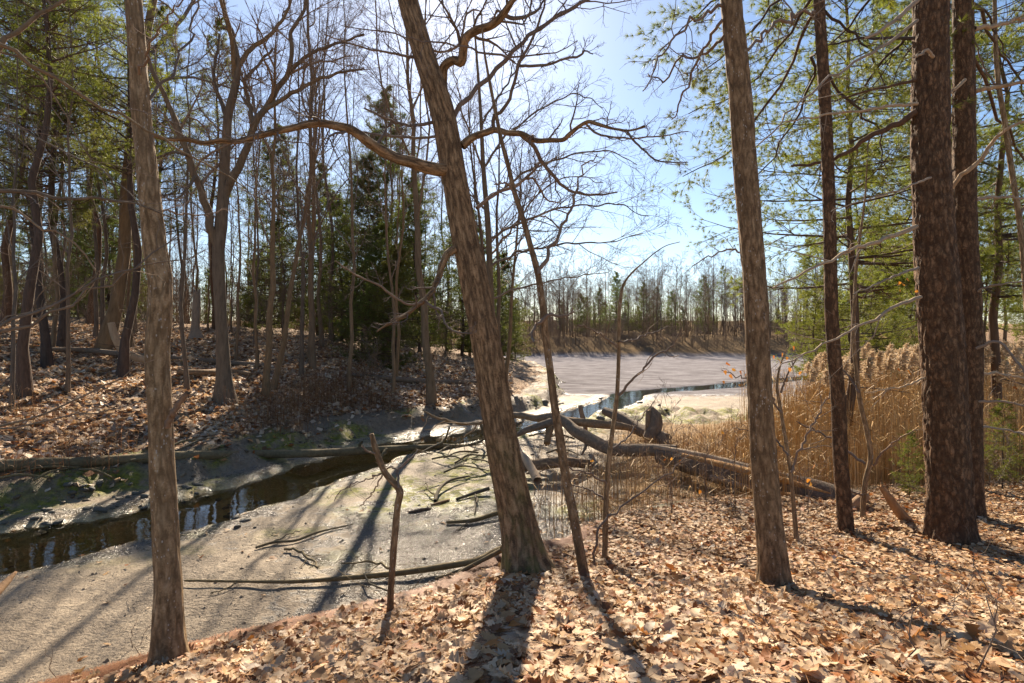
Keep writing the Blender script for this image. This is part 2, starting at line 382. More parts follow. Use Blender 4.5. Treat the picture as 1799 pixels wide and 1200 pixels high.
def ground_mat():
    b = NT('forest_ground'); p = b.pos()
    lit, straw, moss, wet, need = (b.attr(k) for k in ('litter', 'straw', 'moss', 'wet', 'need'))
    nA = b.noise(p, 1.7, 5, .6); nB = b.noise(p, 9, 5, .65); nC = b.noise(p, 60, 4, .7)
    nD = b.noise(p, 24, 4, .65); nE = b.noise(p, 3.6, 4, .65)
    wm = b.math('MULTIPLY', b.math('SUBTRACT', b.math('ADD', b.math('MULTIPLY', wet, .95), b.math('MULTIPLY', b.math('SUBTRACT', b.math('ADD', b.math('MULTIPLY', nE, .65), b.math('MULTIPLY', nB, .35)), .5), 3.2)), .36), 3.4, True)
    mud = b.mix(b.math('MULTIPLY', b.math('SUBTRACT', nA, .3), 2.3, True), (.215, .162, .108), (.38, .295, .20))
    mud = b.mix(b.math('MULTIPLY', b.math('SUBTRACT', nB, .52, True), 3.0, True), mud, (.17, .13, .085))
    mud = b.mix(b.math('MULTIPLY', b.math('SUBTRACT', nD, .55, True), 6.0, True), mud, (.10, .08, .055))
    mud = b.mix(b.math('MULTIPLY', b.math('SUBTRACT', nC, .58, True), 4.0, True), mud, (.10, .08, .055))
    mud = b.mix(b.math('MULTIPLY', wm, .8), mud, (.075, .058, .042))
    mud = b.mix(b.math('MULTIPLY', b.attr('bank'), .78), mud, b.mix(b.math('MULTIPLY', b.math('SUBTRACT', nB, .3), 2.5, True), (.075, .052, .032), (.27, .195, .12)))
    mossc = b.mix(b.math('MULTIPLY', b.math('SUBTRACT', nB, .35), 3, True), (.075, .080, .012), (.27, .245, .030))
    mf = b.math('MULTIPLY', b.math('MINIMUM', b.math('MULTIPLY', moss, 1.5), 1.0), b.math('MULTIPLY', b.math('SUBTRACT', b.noise(p, 5, 5, .7), .36, True), 6.0, True), True)
    mud = b.mix(mf, mud, mossc)
    flat = b.attr('flat'); rp = b.noise(b.map(p, (.55, .95, 1)), 1.0, 6, .7)
    fc = b.mix(b.math('MULTIPLY', b.math('SUBTRACT', rp, .36), 3.5, True), (.16, .15, .16), (.33, .315, .33)); mud = b.mix(b.math('MULTIPLY', flat, .85), mud, fc)  # far flat: sky sheen put into the colour as silver-lilac, specular cut
    bedm = b.attr('bed'); mud = b.mix(bedm, mud, b.mix(b.math('MULTIPLY', b.math('SUBTRACT', nB, .3), 2.5, True), (.30, .19, .07), (.60, .43, .19)))
    vo = b.n("ShaderNodeTexVoronoi", {'Vector': p, 'Scale': 11.0, 'Randomness': 1.0})
    vc = b.n("ShaderNodeSeparateColor", {0: vo.outputs['Color']}).outputs[0]
    litc = b.ramp(b.math('ADD', b.math('MULTIPLY', vc, .7), b.math('MULTIPLY', nC, .3)), [(.12, (.10, .052, .028)), (.42, (.30, .185, .11)), (.62, (.42, .30, .20)), (.85, (.52, .40, .29))])
    stc = b.mix(b.math('MULTIPLY', b.math('SUBTRACT', nC, .3), 2.5, True), (.20, .115, .05), (.44, .30, .16))
    nec = b.mix(b.math('MULTIPLY', b.math('SUBTRACT', nC, .3), 2.5, True), (.14, .055, .018), (.36, .16, .055))
    lm = b.math('MULTIPLY', b.math('SUBTRACT', b.math('ADD', lit, b.math('MULTIPLY', b.math('SUBTRACT', nB, .5), .9)), .32), 5.0, True)
    sm_ = b.math('MULTIPLY', b.math('SUBTRACT', b.math('ADD', straw, b.math('MULTIPLY', b.math('SUBTRACT', nB, .5), 1.0)), .35), 4.0, True)
    nm = b.math('MULTIPLY', b.math('SUBTRACT', b.math('ADD', need, b.math('MULTIPLY', b.math('SUBTRACT', nB, .5), .8)), .4), 4.0, True)
    col = b.mix(lm, mud, litc); col = b.mix(sm_, col, stc); col = b.mix(nm, col, nec)
    dry = b.math('MAXIMUM', lm, sm_)
    rough = b.math('SUBTRACT', .72, b.math('MULTIPLY', wm, .47)); rough = b.math('ADD', rough, b.math('MULTIPLY', b.math('SUBTRACT', nD, .5), .5))
    rough = b.math('MAXIMUM', rough, b.math('MULTIPLY', dry, .9)); rough = b.math('MAXIMUM', rough, b.math('MULTIPLY', mf, .85))
    rough = b.math('MAXIMUM', rough, b.math('MULTIPLY', flat, .52)); rough = b.math('MAXIMUM', rough, .2)
    h = b.math('ADD', b.math('MULTIPLY', nB, .75), b.math('ADD', b.math('MULTIPLY', nC, .25), b.math('MULTIPLY', nD, .65)))
    h = b.math('ADD', h, b.math('MULTIPLY', b.math('MULTIPLY', vo.outputs['Distance'], lm), -1.5))
    bm = b.bump(h, 1.0, .06)
    return b.done(b.pbsdf(col, rough, bm, b.math('SUBTRACT', b.math('ADD', .12, b.math('MULTIPLY', b.math('SUBTRACT', 1.0, dry, True), b.math('ADD', .22, b.math('MULTIPLY', wm, .36)))), b.math('ADD', b.math('MULTIPLY', flat, .85), b.math('MULTIPLY', b.attr('farbank'), 1.0)), True)))
M['ground'] = ground_mat()
def water_mat():
    b = NT('stream_water'); p = b.pos()
    h = b.math('ADD', b.noise(b.map(p, (1.6, 1.6, 1)), 1.0, 2), b.math('MULTIPLY', b.noise(p, 9, 2), .12))
    nm = b.bump(h, .10, .05)
    fr = b.n("ShaderNodeFresnel", {'IOR': 1.33, 'Normal': nm}).outputs[0]
    tr = b.n("ShaderNodeBsdfTransparent", {0: (.88, .74, .48)}).outputs[0]
    gl = b.n("ShaderNodeBsdfGlossy", {'Color': (1, 1, 1), 'Roughness': .02, 'Normal': nm}).outputs[0]
    return b.done(b.n("ShaderNodeMixShader", {0: fr, 1: tr, 2: gl}).outputs[0])
M['water'] = water_mat()

# ------------------------------------------------------------------ terrain sheet, split by kind of ground
def build_ground():
    az = np.radians(np.concatenate([np.arange(-180, -52, 4.0), np.arange(-52, 52, .24), np.arange(52, 180, 4.0)]))
    rr = [0.9]
    while rr[-1] < 420: rr.append(rr[-1] * (1.05 if rr[-1] < 2 else 1.009 if rr[-1] < 45 else 1.018))
    rr = np.array(rr); na, nr = len(az), len(rr)
    X = (np.sin(az)[None, :] * rr[:, None]).ravel(); Y = (np.cos(az)[None, :] * rr[:, None]).ravel()
    Z, A, R, s = terrain(X, Y)
    V = np.concatenate([np.stack([X, Y, Z], 1), [[0, 0, zg(0, 0)[0]]]])
    for k in A: A[k] = np.concatenate([A[k], [A[k][0]]])
    R = np.concatenate([R, [0]])
    i = np.arange(nr - 1)[:, None]; j = np.arange(na)[None, :]; jn = (j + 1) % na
    Q = np.stack([i * na + jn, i * na + j, (i + 1) * na + j, (i + 1) * na + jn], -1).reshape(-1, 4)[:, ::1]
    # make sure faces look up
    a, b_, c = V[Q[0, 0]], V[Q[0, 1]], V[Q[0, 2]]
    if np.cross(b_ - a, c - a)[2] < 0: Q = Q[:, ::-1]
    reg = R[Q[:, 0]]
    T0 = np.stack([np.full(na, nr * na), (np.arange(na) + 1) % na, np.arange(na)], 1)
    for k, nm in enumerate(['leafy_bank', 'mud_flat', 'marsh', 'hillside', 'far_shore']):
        q = Q[reg == k]; t = T0 if k == 0 else np.zeros((0, 3), int)
        used = np.unique(np.concatenate([q.ravel(), t.ravel()])); mp = np.zeros(len(V), int); mp[used] = np.arange(len(used))
        me = mk(nm, V[used], mp[q], mp[t], [M['ground']], None, True, None, None, {kk: A[kk][used] for kk in A})
        tag(ob(nm, me), kind='structure')
build_ground()
def build_water():
    n = len(SF); T = np.gradient(SF[:, :2], axis=0); T /= np.linalg.norm(T, axis=1, keepdims=True); Nn = np.stack([-T[:, 1], T[:, 0]], 1)
    w = SF[:, 2:3] * 2.0 + .3
    L = SF[:, :2] + Nn * w; Rr = SF[:, :2] - Nn * w; z = np.full((n, 1), WATER_Z)
    V = np.concatenate([np.concatenate([L, z], 1), np.concatenate([Rr, z], 1)])
    i = np.arange(n - 1); Q = np.stack([i, i + n, i + n + 1, i + 1], 1)
    tag(ob('stream_water', mk('stream_water', V, Q, None, [M['water']])), kind='structure')
build_water()

# ------------------------------------------------------------------ tree generators (mesh data shared between alike trees)
def trunk_line(h, r, wob, m, rg, lean=(0, 0), tipr=.12):
    z = np.linspace(-.4, h, m); t = np.clip(z / h, 0, 1)
    x = np.cumsum(rg.normal(size=m)) * wob * h / m; y = np.cumsum(rg.normal(size=m)) * wob * h / m
    x = x - x[0] + lean[0] * z; y = y - y[0] + lean[1] * z
    R = r * (1 - (1 - tipr) * t ** .9) * (1 + .55 * np.exp(-np.maximum(z, 0) / (.9 * r + .12)))
    return np.stack([x, y, z], 1)[None], R[None]
def mesh_tubes(name, lst, mat, mats=None):
    a = Acc()
    for (P, R, s) in lst:
        V, Q = tubes(P, R, s); a.add(V, Q)
    return a.mesh(name, mats or [mat])
def make_bare(seed, h=18, r=.17, t0=.35, k1=12, lr=.42, ang=42, k=(7, 6, 5), rmin=.0034, up=.10, wobt=.06, sides=3):
    rg = np.random.default_rng(seed)
    P0, R0 = trunk_line(h, r, wobt, 14, rg)
    P1, R1 = grow(P0, R0, k1, t0, .98, lr, ang, 8, .14, up, .55, rmin * 2, .3, .45, r=rg)
    P2, R2 = grow(P1, R1, k[0], .18, 1, .48, 42, 5, .18, up * .6, .6, rmin * 1.4, .4, .4, r=rg)
    P3, R3 = grow(P2, R2, k[1], .15, 1, .5, 42, 3, .2, up * .4, .65, rmin, .5, .4, r=rg)
    P4, R4 = grow(P3, R3, k[2], .2, 1, .55, 40, 2, .2, .05, .7, rmin * .8, .6, .3, r=rg)
    return mesh_tubes('trunk', [(P0, R0, 12)], M['fbark']), mesh_tubes('crown', [(P1, R1, 5), (P2, R2, 4), (P3, R3, 3), (P4, R4, sides)], M['twig'])

def tufts(pos, axis, n, L, w, spread, rg):
    """n needles around each position, one thin triangle each"""
    N = len(pos); p = np.repeat(pos, n, 0); a = np.repeat(axis, n, 0)
    d = nrm(a + spread * rg.normal(size=(N * n, 3))); d[:, 2] -= .12; d = nrm(d)
    s = nrm(np.cross(d, rg.normal(size=d.shape))) * (w / 2)
    l = L * rg.uniform(.7, 1.15, (N * n, 1))
    V = np.stack([p - s, p + s, p + d * l], 1).reshape(-1, 3)
    return V, np.arange(len(V)).reshape(-1, 3)
def make_pine(seed, h=18, r=.17, c0=.35, L=3.2, whorl=.62, kb=5, k2=8, k3=4, npt=9, nl=.12, nw=.007, mat='needle', droop=0.0, taperp=.8, dead=True, spread=.55, upang=.12, irr=False):
    rg = np.random.default_rng(seed)
    P0, R0 = trunk_line(h, r, .10, 12, rg, tipr=.06)
    zs = np.arange(h * c0, h * .985, whorl) ; nb = len(zs) * kb
    z = np.repeat(zs, kb) + rg.normal(size=nb) * .12
    t = (z + .4) / (h + .4); base = interp(np.repeat(P0, nb, 0), t); rad = interp(np.repeat(R0[:, :, None], nb, 0), t)[:, 0]
    f = np.clip((h - z) / (h * (1 - c0)), .02, 1)
    ln = L * (f ** taperp) * (rg.uniform(.3, 1.3, nb) if irr else rg.uniform(.55, 1.15, nb)) * (1 - .35 * (f > .9))
    az = rg.uniform(0, 2 * np.pi, nb)
    m = 7; u = np.linspace(0, 1, m)[None, :]
    el = upang + .5 * (1 - f)[:, None] ** 2 + rg.normal(size=(nb, 1)) * .08
    hor = ln[:, None] * u; ver = ln[:, None] * (np.tan(el) * u - droop * u ** 1.2 + (.10 + droop * .5) * u ** 3)
    aj = az[:, None] + .25 * np.cumsum(rg.normal(size=(nb, m)), 1) / m
    P1 = np.stack([base[:, 0:1] + np.cos(aj) * hor, base[:, 1:2] + np.sin(aj) * hor, base[:, 2:3] + ver], -1)
    R1 = np.maximum(np.minimum(rad * .45, .014 + ln * .011)[:, None] * np.linspace(1, .2, m)[None], .005)
    P2, R2 = grow(P1, R1, k2, .22, 1, .42, 48, 5, .12, .05, .6, .004, .5, .5, flat=.75, r=rg)
    P3, R3 = grow(P2, R2, k3, .25, 1, .5, 42, 3, .12, .10, .7, .003, .6, .2, flat=.5, r=rg)
    a = Acc()
    for (P, R, s) in ((P1, R1, 5), (P2, R2, 3), (P3, R3, 3)):
        V, Q = tubes(P, R, s); a.add(V, Q, mat=0)
    tp = np.concatenate([P3[:, -1], P2[:, -1], P1[:, -1], P3[:, 1]]); ax = np.concatenate([nrm(q[:, -1] - q[:, -2]) for q in (P3, P2, P1)] + [nrm(P3[:, 1] - P3[:, 0])])
    V, T = tufts(tp, ax, npt, nl, nw, spread, rg); a.add(V, None, T, mat=1)
    if dead:                                   # dead snags below the living crown
        nd = int(h * c0 / .35); zd = rg.uniform(.12, max(h * c0, .2), nd); td = (zd + .4) / (h + .4)
        b0 = interp(np.repeat(P0, nd, 0), td); azd = rg.uniform(0, 6.28, nd); ld = rg.uniform(.3, 1.6, nd)
        ud = np.linspace(0, 1, 5)[None]; hd = ld[:, None] * ud
        PD = np.stack([b0[:, 0:1] + np.cos(azd)[:, None] * hd, b0[:, 1:2] + np.sin(azd)[:, None] * hd, b0[:, 2:3] + hd * rg.uniform(-.25, .3, (nd, 1)) - .08 * hd ** 2], -1)
        RD = np.linspace(.014, .004, 5)[None].repeat(nd, 0)
        PE, RE = grow(PD, RD, 5, .3, 1, .45, 45, 3, .15, 0, .6, .003, .5, r=rg)
        for (P, R, s) in ((PD, RD, 4), (PE, RE, 3)):
            V, Q = tubes(P, R, s); a.add(V, Q, mat=0)
    return mesh_tubes('trunk', [(P0, R0, 12)], M['pbark']), a.mesh('crown', [M['pbark'], M[mat]], True)

VAR = {}
VAR['oak'] = [make_bare(101, 17, .19, .30, 13, .46, 45), make_bare(102, 19, .17, .34, 12, .42, 40), make_bare(103, 16, .15, .40, 11, .44, 42)]
VAR['pole'] = [make_bare(111, 16, .085, .30, 11, .26, 35, (6, 6, 4)), make_bare(112, 13, .065, .22, 10, .26, 32, (6, 5, 4)), make_bare(113, 18, .10, .45, 11, .28, 36, (6, 6, 4))]
VAR['far'] = [make_bare(131, 15, .15, .35, 10, .40, 36, (6, 5, 4), .011), make_bare(132, 13, .10, .42, 9, .32, 32, (6, 5, 3), .011), make_bare(133, 14, .09, .3, 9, .26, 30, (6, 4, 3), .011)]
VAR['thicket'] = [make_bare(141, 4.2, .02, .04, 14, .55, 35, (6, 5, 3), .006), make_bare(142, 3.4, .02, .04, 14, .6, 40, (6, 5, 3), .006)]
VAR['brush'] = [make_bare(121, 3.0, .018, .10, 9, .5, 35, (5, 4, 2), .004), make_bare(122, 2.2, .014, .05, 9, .6, 40, (5, 4, 2), .004)]
VAR['pine'] = [make_pine(201, 19, .17, .42, 3.3, npt=8, nl=.16, nw=.012, mat='needle'), make_pine(202, 17, .15, .30, 3.0, npt=8, nl=.16, nw=.012, mat='needle3'), make_pine(203, 22, .19, .5, 3.4, npt=8, nl=.16, nw=.012, mat='needle')]
VAR['fir'] = [make_pine(211, 10, .10, .04, 3.0, .40, 6, 8, 5, 6, .15, .020, 'needle2', .10, .62, False, .8, irr=True), make_pine(212, 14, .13, .06, 3.5, .48, 6, 9, 5, 6, .16, .020, 'needle2', .08, .68, False, .8, irr=True), make_pine(213, 6, .06, .04, 2.1, .34, 6, 7, 4, 6, .13, .020, 'needle3', .05, .7, False, .8, irr=True)]
VAR['near'] = [make_pine(221, 13, .11, .30, 3.6, .6, 5, 9, 5, 24, .13, .0065, 'needle', .10, .55, True, .5, .05), make_pine(222, 11, .09, .14, 3.0, .62, 5, 8, 5, 22, .13, .0070, 'needle', .14, .6, True, .5, .05)]
def tree(kind, i, x, y, sc, label, group=None, name=None, z=None, rz=None, lean=None, sz=None):
    t, c = VAR[kind][i % len(VAR[kind])]
    z = zg(x, y)[0] if z is None else z
    nm = name or {'oak': 'bare_tree', 'pole': 'bare_tree', 'brush': 'bare_shrub', 'thicket': 'bare_shrub', 'far': 'bare_tree', 'pine': 'pine_tree', 'near': 'pine_tree', 'fir': 'evergreen_tree'}[kind]
    r = root(nm, (x, y, z - .03), label, 'shrub' if kind in ('brush', 'thicket') else 'tree', group, rng.uniform(0, 6.28) if rz is None else rz, sc)
    if sz: r.scale = (sc, sc, sz)
    if lean: r.rotation_euler = (lean[1], lean[0], r.rotation_euler[2])
    ob('trunk', t, r); ob('crown', c, r)
    return r
# ------------------------------------------------------------------ traced trees
def relief_tube(P, R, sides, amp, fr, fs, seed, flare=None, blocky=0.0, ragged=None, s0=0.0):
    """P (m,3), R (m,) -> V,Q,uv,mossy : a bark covered stem with real ridges"""
    m = len(P); T = nrm(np.gradient(P, axis=0))
    A = np.zeros((m, 3)); a = nrm(np.cross(T[0], [1.0, 0.0, 0.0]) if abs(T[0][0]) < .8 else np.cross(T[0], [0, 0, 1.0]))
    a = -a if a[1] < 0 else a                                # seam on the far side
    for i in range(m):
        a = nrm(a - (a @ T[i]) * T[i]); A[i] = a
    B = np.cross(T, A)
    s = np.concatenate([[0], np.cumsum(np.linalg.norm(np.diff(P, axis=0), axis=1))])
    th = np.arange(sides + 1) / sides * 2 * np.pi
    TH, SS = np.meshgrid(th, s); RR = R[:, None] * np.ones_like(TH)
    cx, cy = np.cos(TH) * RR * fr, np.sin(TH) * RR * fr
    w = .6 * noise(cx * .5, cy * .5, SS * fs * 1.4, seed + 5)
    n1 = noise(cx + w, cy + w, SS * fs, seed); n2 = noise(cx * 2.1, cy * 2.1, SS * fs * 2.3, seed + 1)
    ridge = np.minimum(np.abs(n1) * 2.6, 1) * .75 + np.minimum(np.abs(n2) * 2.6, 1) * .25
    if blocky:
        ridge = ridge - blocky * np.exp(-(noise(cx * .7, cy * .7, SS * fs * 5 , seed + 2) / .12) ** 2)
    big = .06 * noise(np.cos(TH) * 1.2, np.sin(TH) * 1.2, SS * .9, seed + 3) + .02 * noise(np.cos(TH) * 3, np.sin(TH) * 3, SS * 3, seed + 4)
    rad = RR * (1 + big) + amp * (ridge - .7)
    if flare:
        f0, hgt, lobes = flare
        k = np.exp(-np.maximum(SS - s0, 0) / hgt); lob = 1 + .75 * sum(np.cos((TH - p) * 1.0).clip(0) ** 6 * q for p, q in lobes)
        rad = rad + RR * f0 * k * lob * .75
    rad = np.maximum(rad, RR * .3)
    V = P[:, None, :] + rad[..., None] * (np.cos(TH)[..., None] * A[:, None, :] + np.sin(TH)[..., None] * B[:, None, :])
    if ragged is not None:
        V[-1] = V[-1] + T[-1] * (np.abs(noise(np.cos(TH[-1]) * 3, np.sin(TH[-1]) * 3, None, seed + 8))[:, None] * ragged)
        V[-2] = V[-2] + T[-1] * (np.abs(noise(np.cos(TH[-1]) * 3, np.sin(TH[-1]) * 3, None, seed + 8))[:, None] * ragged * .6)
    V = V.reshape(-1, 3); n = sides + 1
    i = np.arange(m - 1)[:, None] * n; j = np.arange(sides)[None]
    Q = np.stack([i + j, i + j + 1, i + n + j + 1, i + n + j], -1).reshape(-1, 4)
    uv = np.stack([(TH / (2 * np.pi) * 2 * np.pi * np.mean(R)).ravel(), SS.ravel()], 1)
    return V, Q, uv, SS.ravel()
def px3(pts, d):
    """photo polyline [(u,v,w)...] at depth d (number or list) -> (n,4): xyz and radius"""
    n = len(pts); dd = np.linspace(d[0], d[1], n) if isinstance(d, tuple) else np.full(n, d)
    return np.array([[*at(p[0], p[1], z), p[2] / F0 * z / 2] for p, z in zip(pts, dd)])
def stem(name, pts4, mat, parent, sides=48, ds=.04, amp=.006, fr=22, fs=3, seed=1, flare=None, sub=.35, jit=0.0, mossh=0.0, **kw):
    pts4 = np.array(pts4)
    if sub:
        t = nrm(pts4[1, :3] - pts4[0, :3]); b = pts4[0].copy(); b[:3] -= t * sub; pts4 = np.concatenate([[b], pts4])
    L = np.linalg.norm(np.diff(pts4[:, :3], axis=0), axis=1).sum(); m = max(6, int(L / ds))
    q = crom(pts4, m); q[:, 3] = np.maximum(q[:, 3], .0015)
    V, Q, uv, ss = relief_tube(q[:, :3], q[:, 3], sides, amp, fr, fs, seed, flare, s0=max(sub - .06, 0), **kw)
    at_ = {'mossy': np.clip(1 - ss / mossh, 0, 1)} if mossh else {'mossy': np.zeros(len(V))}
    # close the tip
    n = sides + 1; c = len(V); V = np.concatenate([V, [V[-n:].mean(0) - (q[-1, :3] - q[-2, :3]) * .2]]); uv = np.concatenate([uv, [uv[-1]]]); at_['mossy'] = np.concatenate([at_['mossy'], [0]])
    T = np.stack([np.arange(c - n, c - 1), np.arange(c - n + 1, c), np.full(n - 1, c)], 1)
    return ob(name, mk(name, V, Q, T, [mat], None, True, None, uv, at_), parent)
def limb_arr(limbs, m=16, wob=.0, rg=rng):
    P = []; R = []
    for p4 in limbs:
        q = crom(p4, m); L = np.linalg.norm(np.diff(q[:, :3], axis=0), axis=1).sum()
        if wob: q[1:-1, :3] += rg.normal(size=(m - 2, 3)) * wob * L / m
        P.append(q[:, :3]); R.append(np.maximum(q[:, 3], .0012))
    return np.array(P), np.array(R)
def twigs(P, R, levels, rg):
    out = []
    for lv in levels:
        P, R = grow(P, R, r=rg, **lv); out.append((P, R))
    return out
def limbs_on(parent, limbs, mat, twmat, levels, seed, name='branch', sides=8, m=22, wob=.25, rootloc=None, label=None, heavy=None):
    """every traced limb is a branch of its own, its twigs one crown part"""
    rg = np.random.default_rng(seed); off = np.zeros(3) if rootloc is None else rootloc
    P, R = limb_arr(limbs, m, wob, rg)
    for i in range(len(limbs)):
        if R[i].max() > .028:                                 # heavy limbs get ridged bark of their own
            q = crom(np.concatenate([P[i] - off, R[i][:, None]], 1), 90); V, Q, uv, _ = relief_tube(q[:, :3], q[:, 3], 22, .16 * R[i].max(), 24, 3.0, seed + i)
            o = ob(name, mk(name, V, Q, None, [heavy or mat], None, True, None, uv), parent)
        else:
            V, Q = tubes(P[i:i+1] - off, R[i:i+1], sides); o = ob(name, mk(name, V, Q, None, [mat]), parent)
        if label: o['label'] = label
    if levels:
        tw = twigs(P, R, levels, rg)
        a = Acc()
        for (p, r) in tw:
            V, Q = tubes(p - off, r, 4 if r.max() > .008 else 3); a.add(V, Q)
        tag(ob('twig', a.mesh('twig', [twmat])), kind='stuff').parent = parent
        return P, R, tw
    return P, R, []

# --- 1: the big leaning oak in the middle
b1 = hit(925, 1004)
T1 = root('oak_tree', tuple(b1), 'large leaning oak with furrowed bark and crooked spreading limbs, moss at its foot', 'tree')
d0 = b1[1]
oak_tr = px3([(925, 1004, 68), (918, 960, 64), (909, 905, 62), (886, 800, 58), (869, 700, 55), (853, 600, 51), (835, 500, 48), (815, 400, 45), (797, 300, 43), (779, 200, 42), (747, 100, 38), (717, 0, 35), (690, -120, 32), (668, -260, 28), (655, -420, 22), (650, -600, 15), (655, -800, 8)], (d0, d0 + 1.0))
oak_tr[:, :3] -= b1
stem('trunk', oak_tr, M['oak'], T1, 96, .026, .018, 24, 1.5, 3, (.7, .18, [(.3, .5), (1.9, .7), (3.0, .9), (4.3, .6), (5.4, .8)]), mossh=1.9)
dA = d0 + .55
def o_(p, d): return px3(p, d)
oakl = [
 o_([(787, 300, 24), (755, 295, 22), (720, 285, 20), (685, 272, 19), (655, 252, 17), (630, 235, 15), (605, 222, 14), (575, 217, 13), (540, 219, 12), (510, 227, 11), (470, 236, 10), (430, 243, 9), (390, 249, 8), (350, 249, 7), (310, 246, 6), (270, 240, 4)], (dA - .1, dA - 1.1)),
 o_([(812, 256, 16), (830, 242, 14), (850, 234, 13), (868, 228, 12)], (dA, dA + .05)),
 o_([(868, 228, 11), (890, 233, 10), (915, 235, 10), (937, 246, 9), (965, 248, 8), (990, 247, 8), (1003, 234, 8), (1018, 222, 7), (1035, 215, 7), (1060, 221, 6), (1085, 228, 5), (1110, 229, 4), (1133, 221, 3)], (dA + .05, dA - .9)),
 o_([(1100, 228, 4), (1112, 245, 4), (1130, 262, 3.4), (1150, 280, 3), (1180, 285, 2.4), (1210, 285, 1.6)], (dA - .8, dA - 1.0)),
 o_([(1030, 218, 4), (1050, 235, 4), (1075, 241, 3.4), (1110, 243, 3), (1160, 239, 2.4), (1210, 231, 1.6)], (dA - .5, dA - 1.1)),
 o_([(915, 236, 8), (935, 253, 7.5), (947, 275, 7), (965, 300, 6.5), (980, 318, 6), (1000, 333, 5), (1022, 341, 4.4), (1055, 342, 3.6), (1085, 338, 2.2)], (dA + .1, dA + .9)),
 o_([(868, 228, 7), (867, 205, 7), (880, 196, 6.5), (893, 180, 6), (900, 160, 6), (906, 135, 5.5), (911, 115, 5.5), (926, 85, 5), (942, 55, 4.5), (953, 25, 4), (962, -20, 3), (975, -70, 2)], (dA + .05, dA - .7)),
 o_([(911, 115, 5), (940, 116, 5), (965, 113, 4.5), (990, 104, 4), (1020, 98, 4), (1028, 90, 3), (1042, 95, 2)], (dA - .3, dA - .8)),
 o_([(905, 110, 4), (885, 98, 4), (862, 96, 4), (840, 92, 3.6), (828, 85, 3.4), (800, 78, 3), (770, 73, 3), (745, 72, 2.6), (720, 68, 2.4), (690, 58, 2.6), (640, 52, 2), (600, 45, 1.4)], (dA - .3, dA - .9)),
 o_([(798, 205, 9), (815, 183, 8.5), (835, 160, 8.5), (860, 135, 8), (885, 112, 8), (905, 88, 7.5), (930, 65, 7), (952, 48, 7), (975, 32, 6.5), (1000, 18, 6), (1030, 4, 5.5), (1052, -10, 5), (1090, -40, 3.4), (1120, -90, 2)], (dA + .1, dA + 1.0)),
 o_([(768, 178, 22), (778, 145, 19), (780, 122, 17), (788, 107, 16), (800, 103, 15), (811, 108, 15), (811, 88, 15), (818, 72, 15), (832, 57, 15), (850, 50, 14), (868, 42, 13), (884, 26, 12), (900, 8, 11), (915, -20, 10), (925, -60, 8), (960, -120, 6), (980, -200, 4)], (dA + .3, dA - .5)),
 o_([(884, 26, 8), (905, 32, 7), (925, 28, 6), (945, 18, 4.5), (955, 0, 3.5), (970, -30, 2)], (dA, dA + .5)),
 o_([(885, 30, 5), (874, 19, 4), (867, 33, 3.4), (850, 48, 3)], (dA, dA + .2)),
 o_([(830, 60, 4), (837, 35, 4), (850, 12, 3), (862, -20, 2)], (dA, dA - .6)),
 o_([(838, 366, 7), (855, 352, 6.5), (880, 335, 6), (905, 328, 5.5), (925, 312, 5), (942, 296, 4), (950, 280, 3)], (dA + .1, dA + .6)),
 o_([(905, 326, 3.4), (935, 313, 3.6), (948, 330, 3.4), (960, 350, 3), (985, 357, 2)], (dA + .4, dA + .9)),
 o_([(798, 438, 15), (785, 448, 13), (775, 470, 12), (768, 495, 11), (758, 515, 10), (742, 530, 10), (725, 545, 7), (700, 560, 6), (680, 572, 5), (662, 583, 4)], (dA - .2, dA - .7)),
 o_([(742, 532, 5), (720, 536, 4), (700, 526, 4), (680, 512, 4), (665, 500, 3.6), (645, 492, 3.4), (625, 483, 3), (605, 470, 2.4), (590, 458, 1.6)], (dA - .5, dA - 1.0)),
 o_([(748, 530, 5), (762, 540, 4.6), (775, 545, 4.4), (780, 562, 4), (790, 578, 3.4), (808, 584, 3), (830, 586, 2)], (dA - .5, dA - .9)),
 o_([(760, 215, 6), (740, 219, 6), (715, 220, 5), (690, 212, 4.4), (665, 202, 4), (640, 190, 3)], (dA, dA - .5)),
 o_([(767, 240, 5), (735, 242, 4.4), (700, 240, 4), (660, 236, 3.4), (620, 228, 2.4)], (dA, dA + .6)),
 o_([(748, 100, 6), (720, 100, 5), (690, 93, 4), (660, 88, 3.4), (620, 78, 3), (570, 60, 2)], (dA + .2, dA - .4)),
 o_([(735, 60, 7), (765, 90, 4), (800, 85, 4), (815, 50, 4), (820, 25, 3.6), (835, 17, 3), (845, 20, 2)], (dA + .2, dA + .6)),
]
LV = [dict(k=10, t0=.25, lr=.26, ang=50, m=7, wob=.26, up=.03, rf=.5, rmin=.0022, lenfall=.3),
      dict(k=5, t0=.2, lr=.48, ang=45, m=5, wob=.25, up=.03, rf=.7, rmin=.0016),
      dict(k=4, t0=.2, lr=.55, ang=42, m=4, wob=.22, up=.03, rf=.7, rmin=.0013)]
limbs_on(T1, oakl, M['twig'], M['twig'], LV, 5, rootloc=b1, sides=10, wob=.07, heavy=M['oak'])

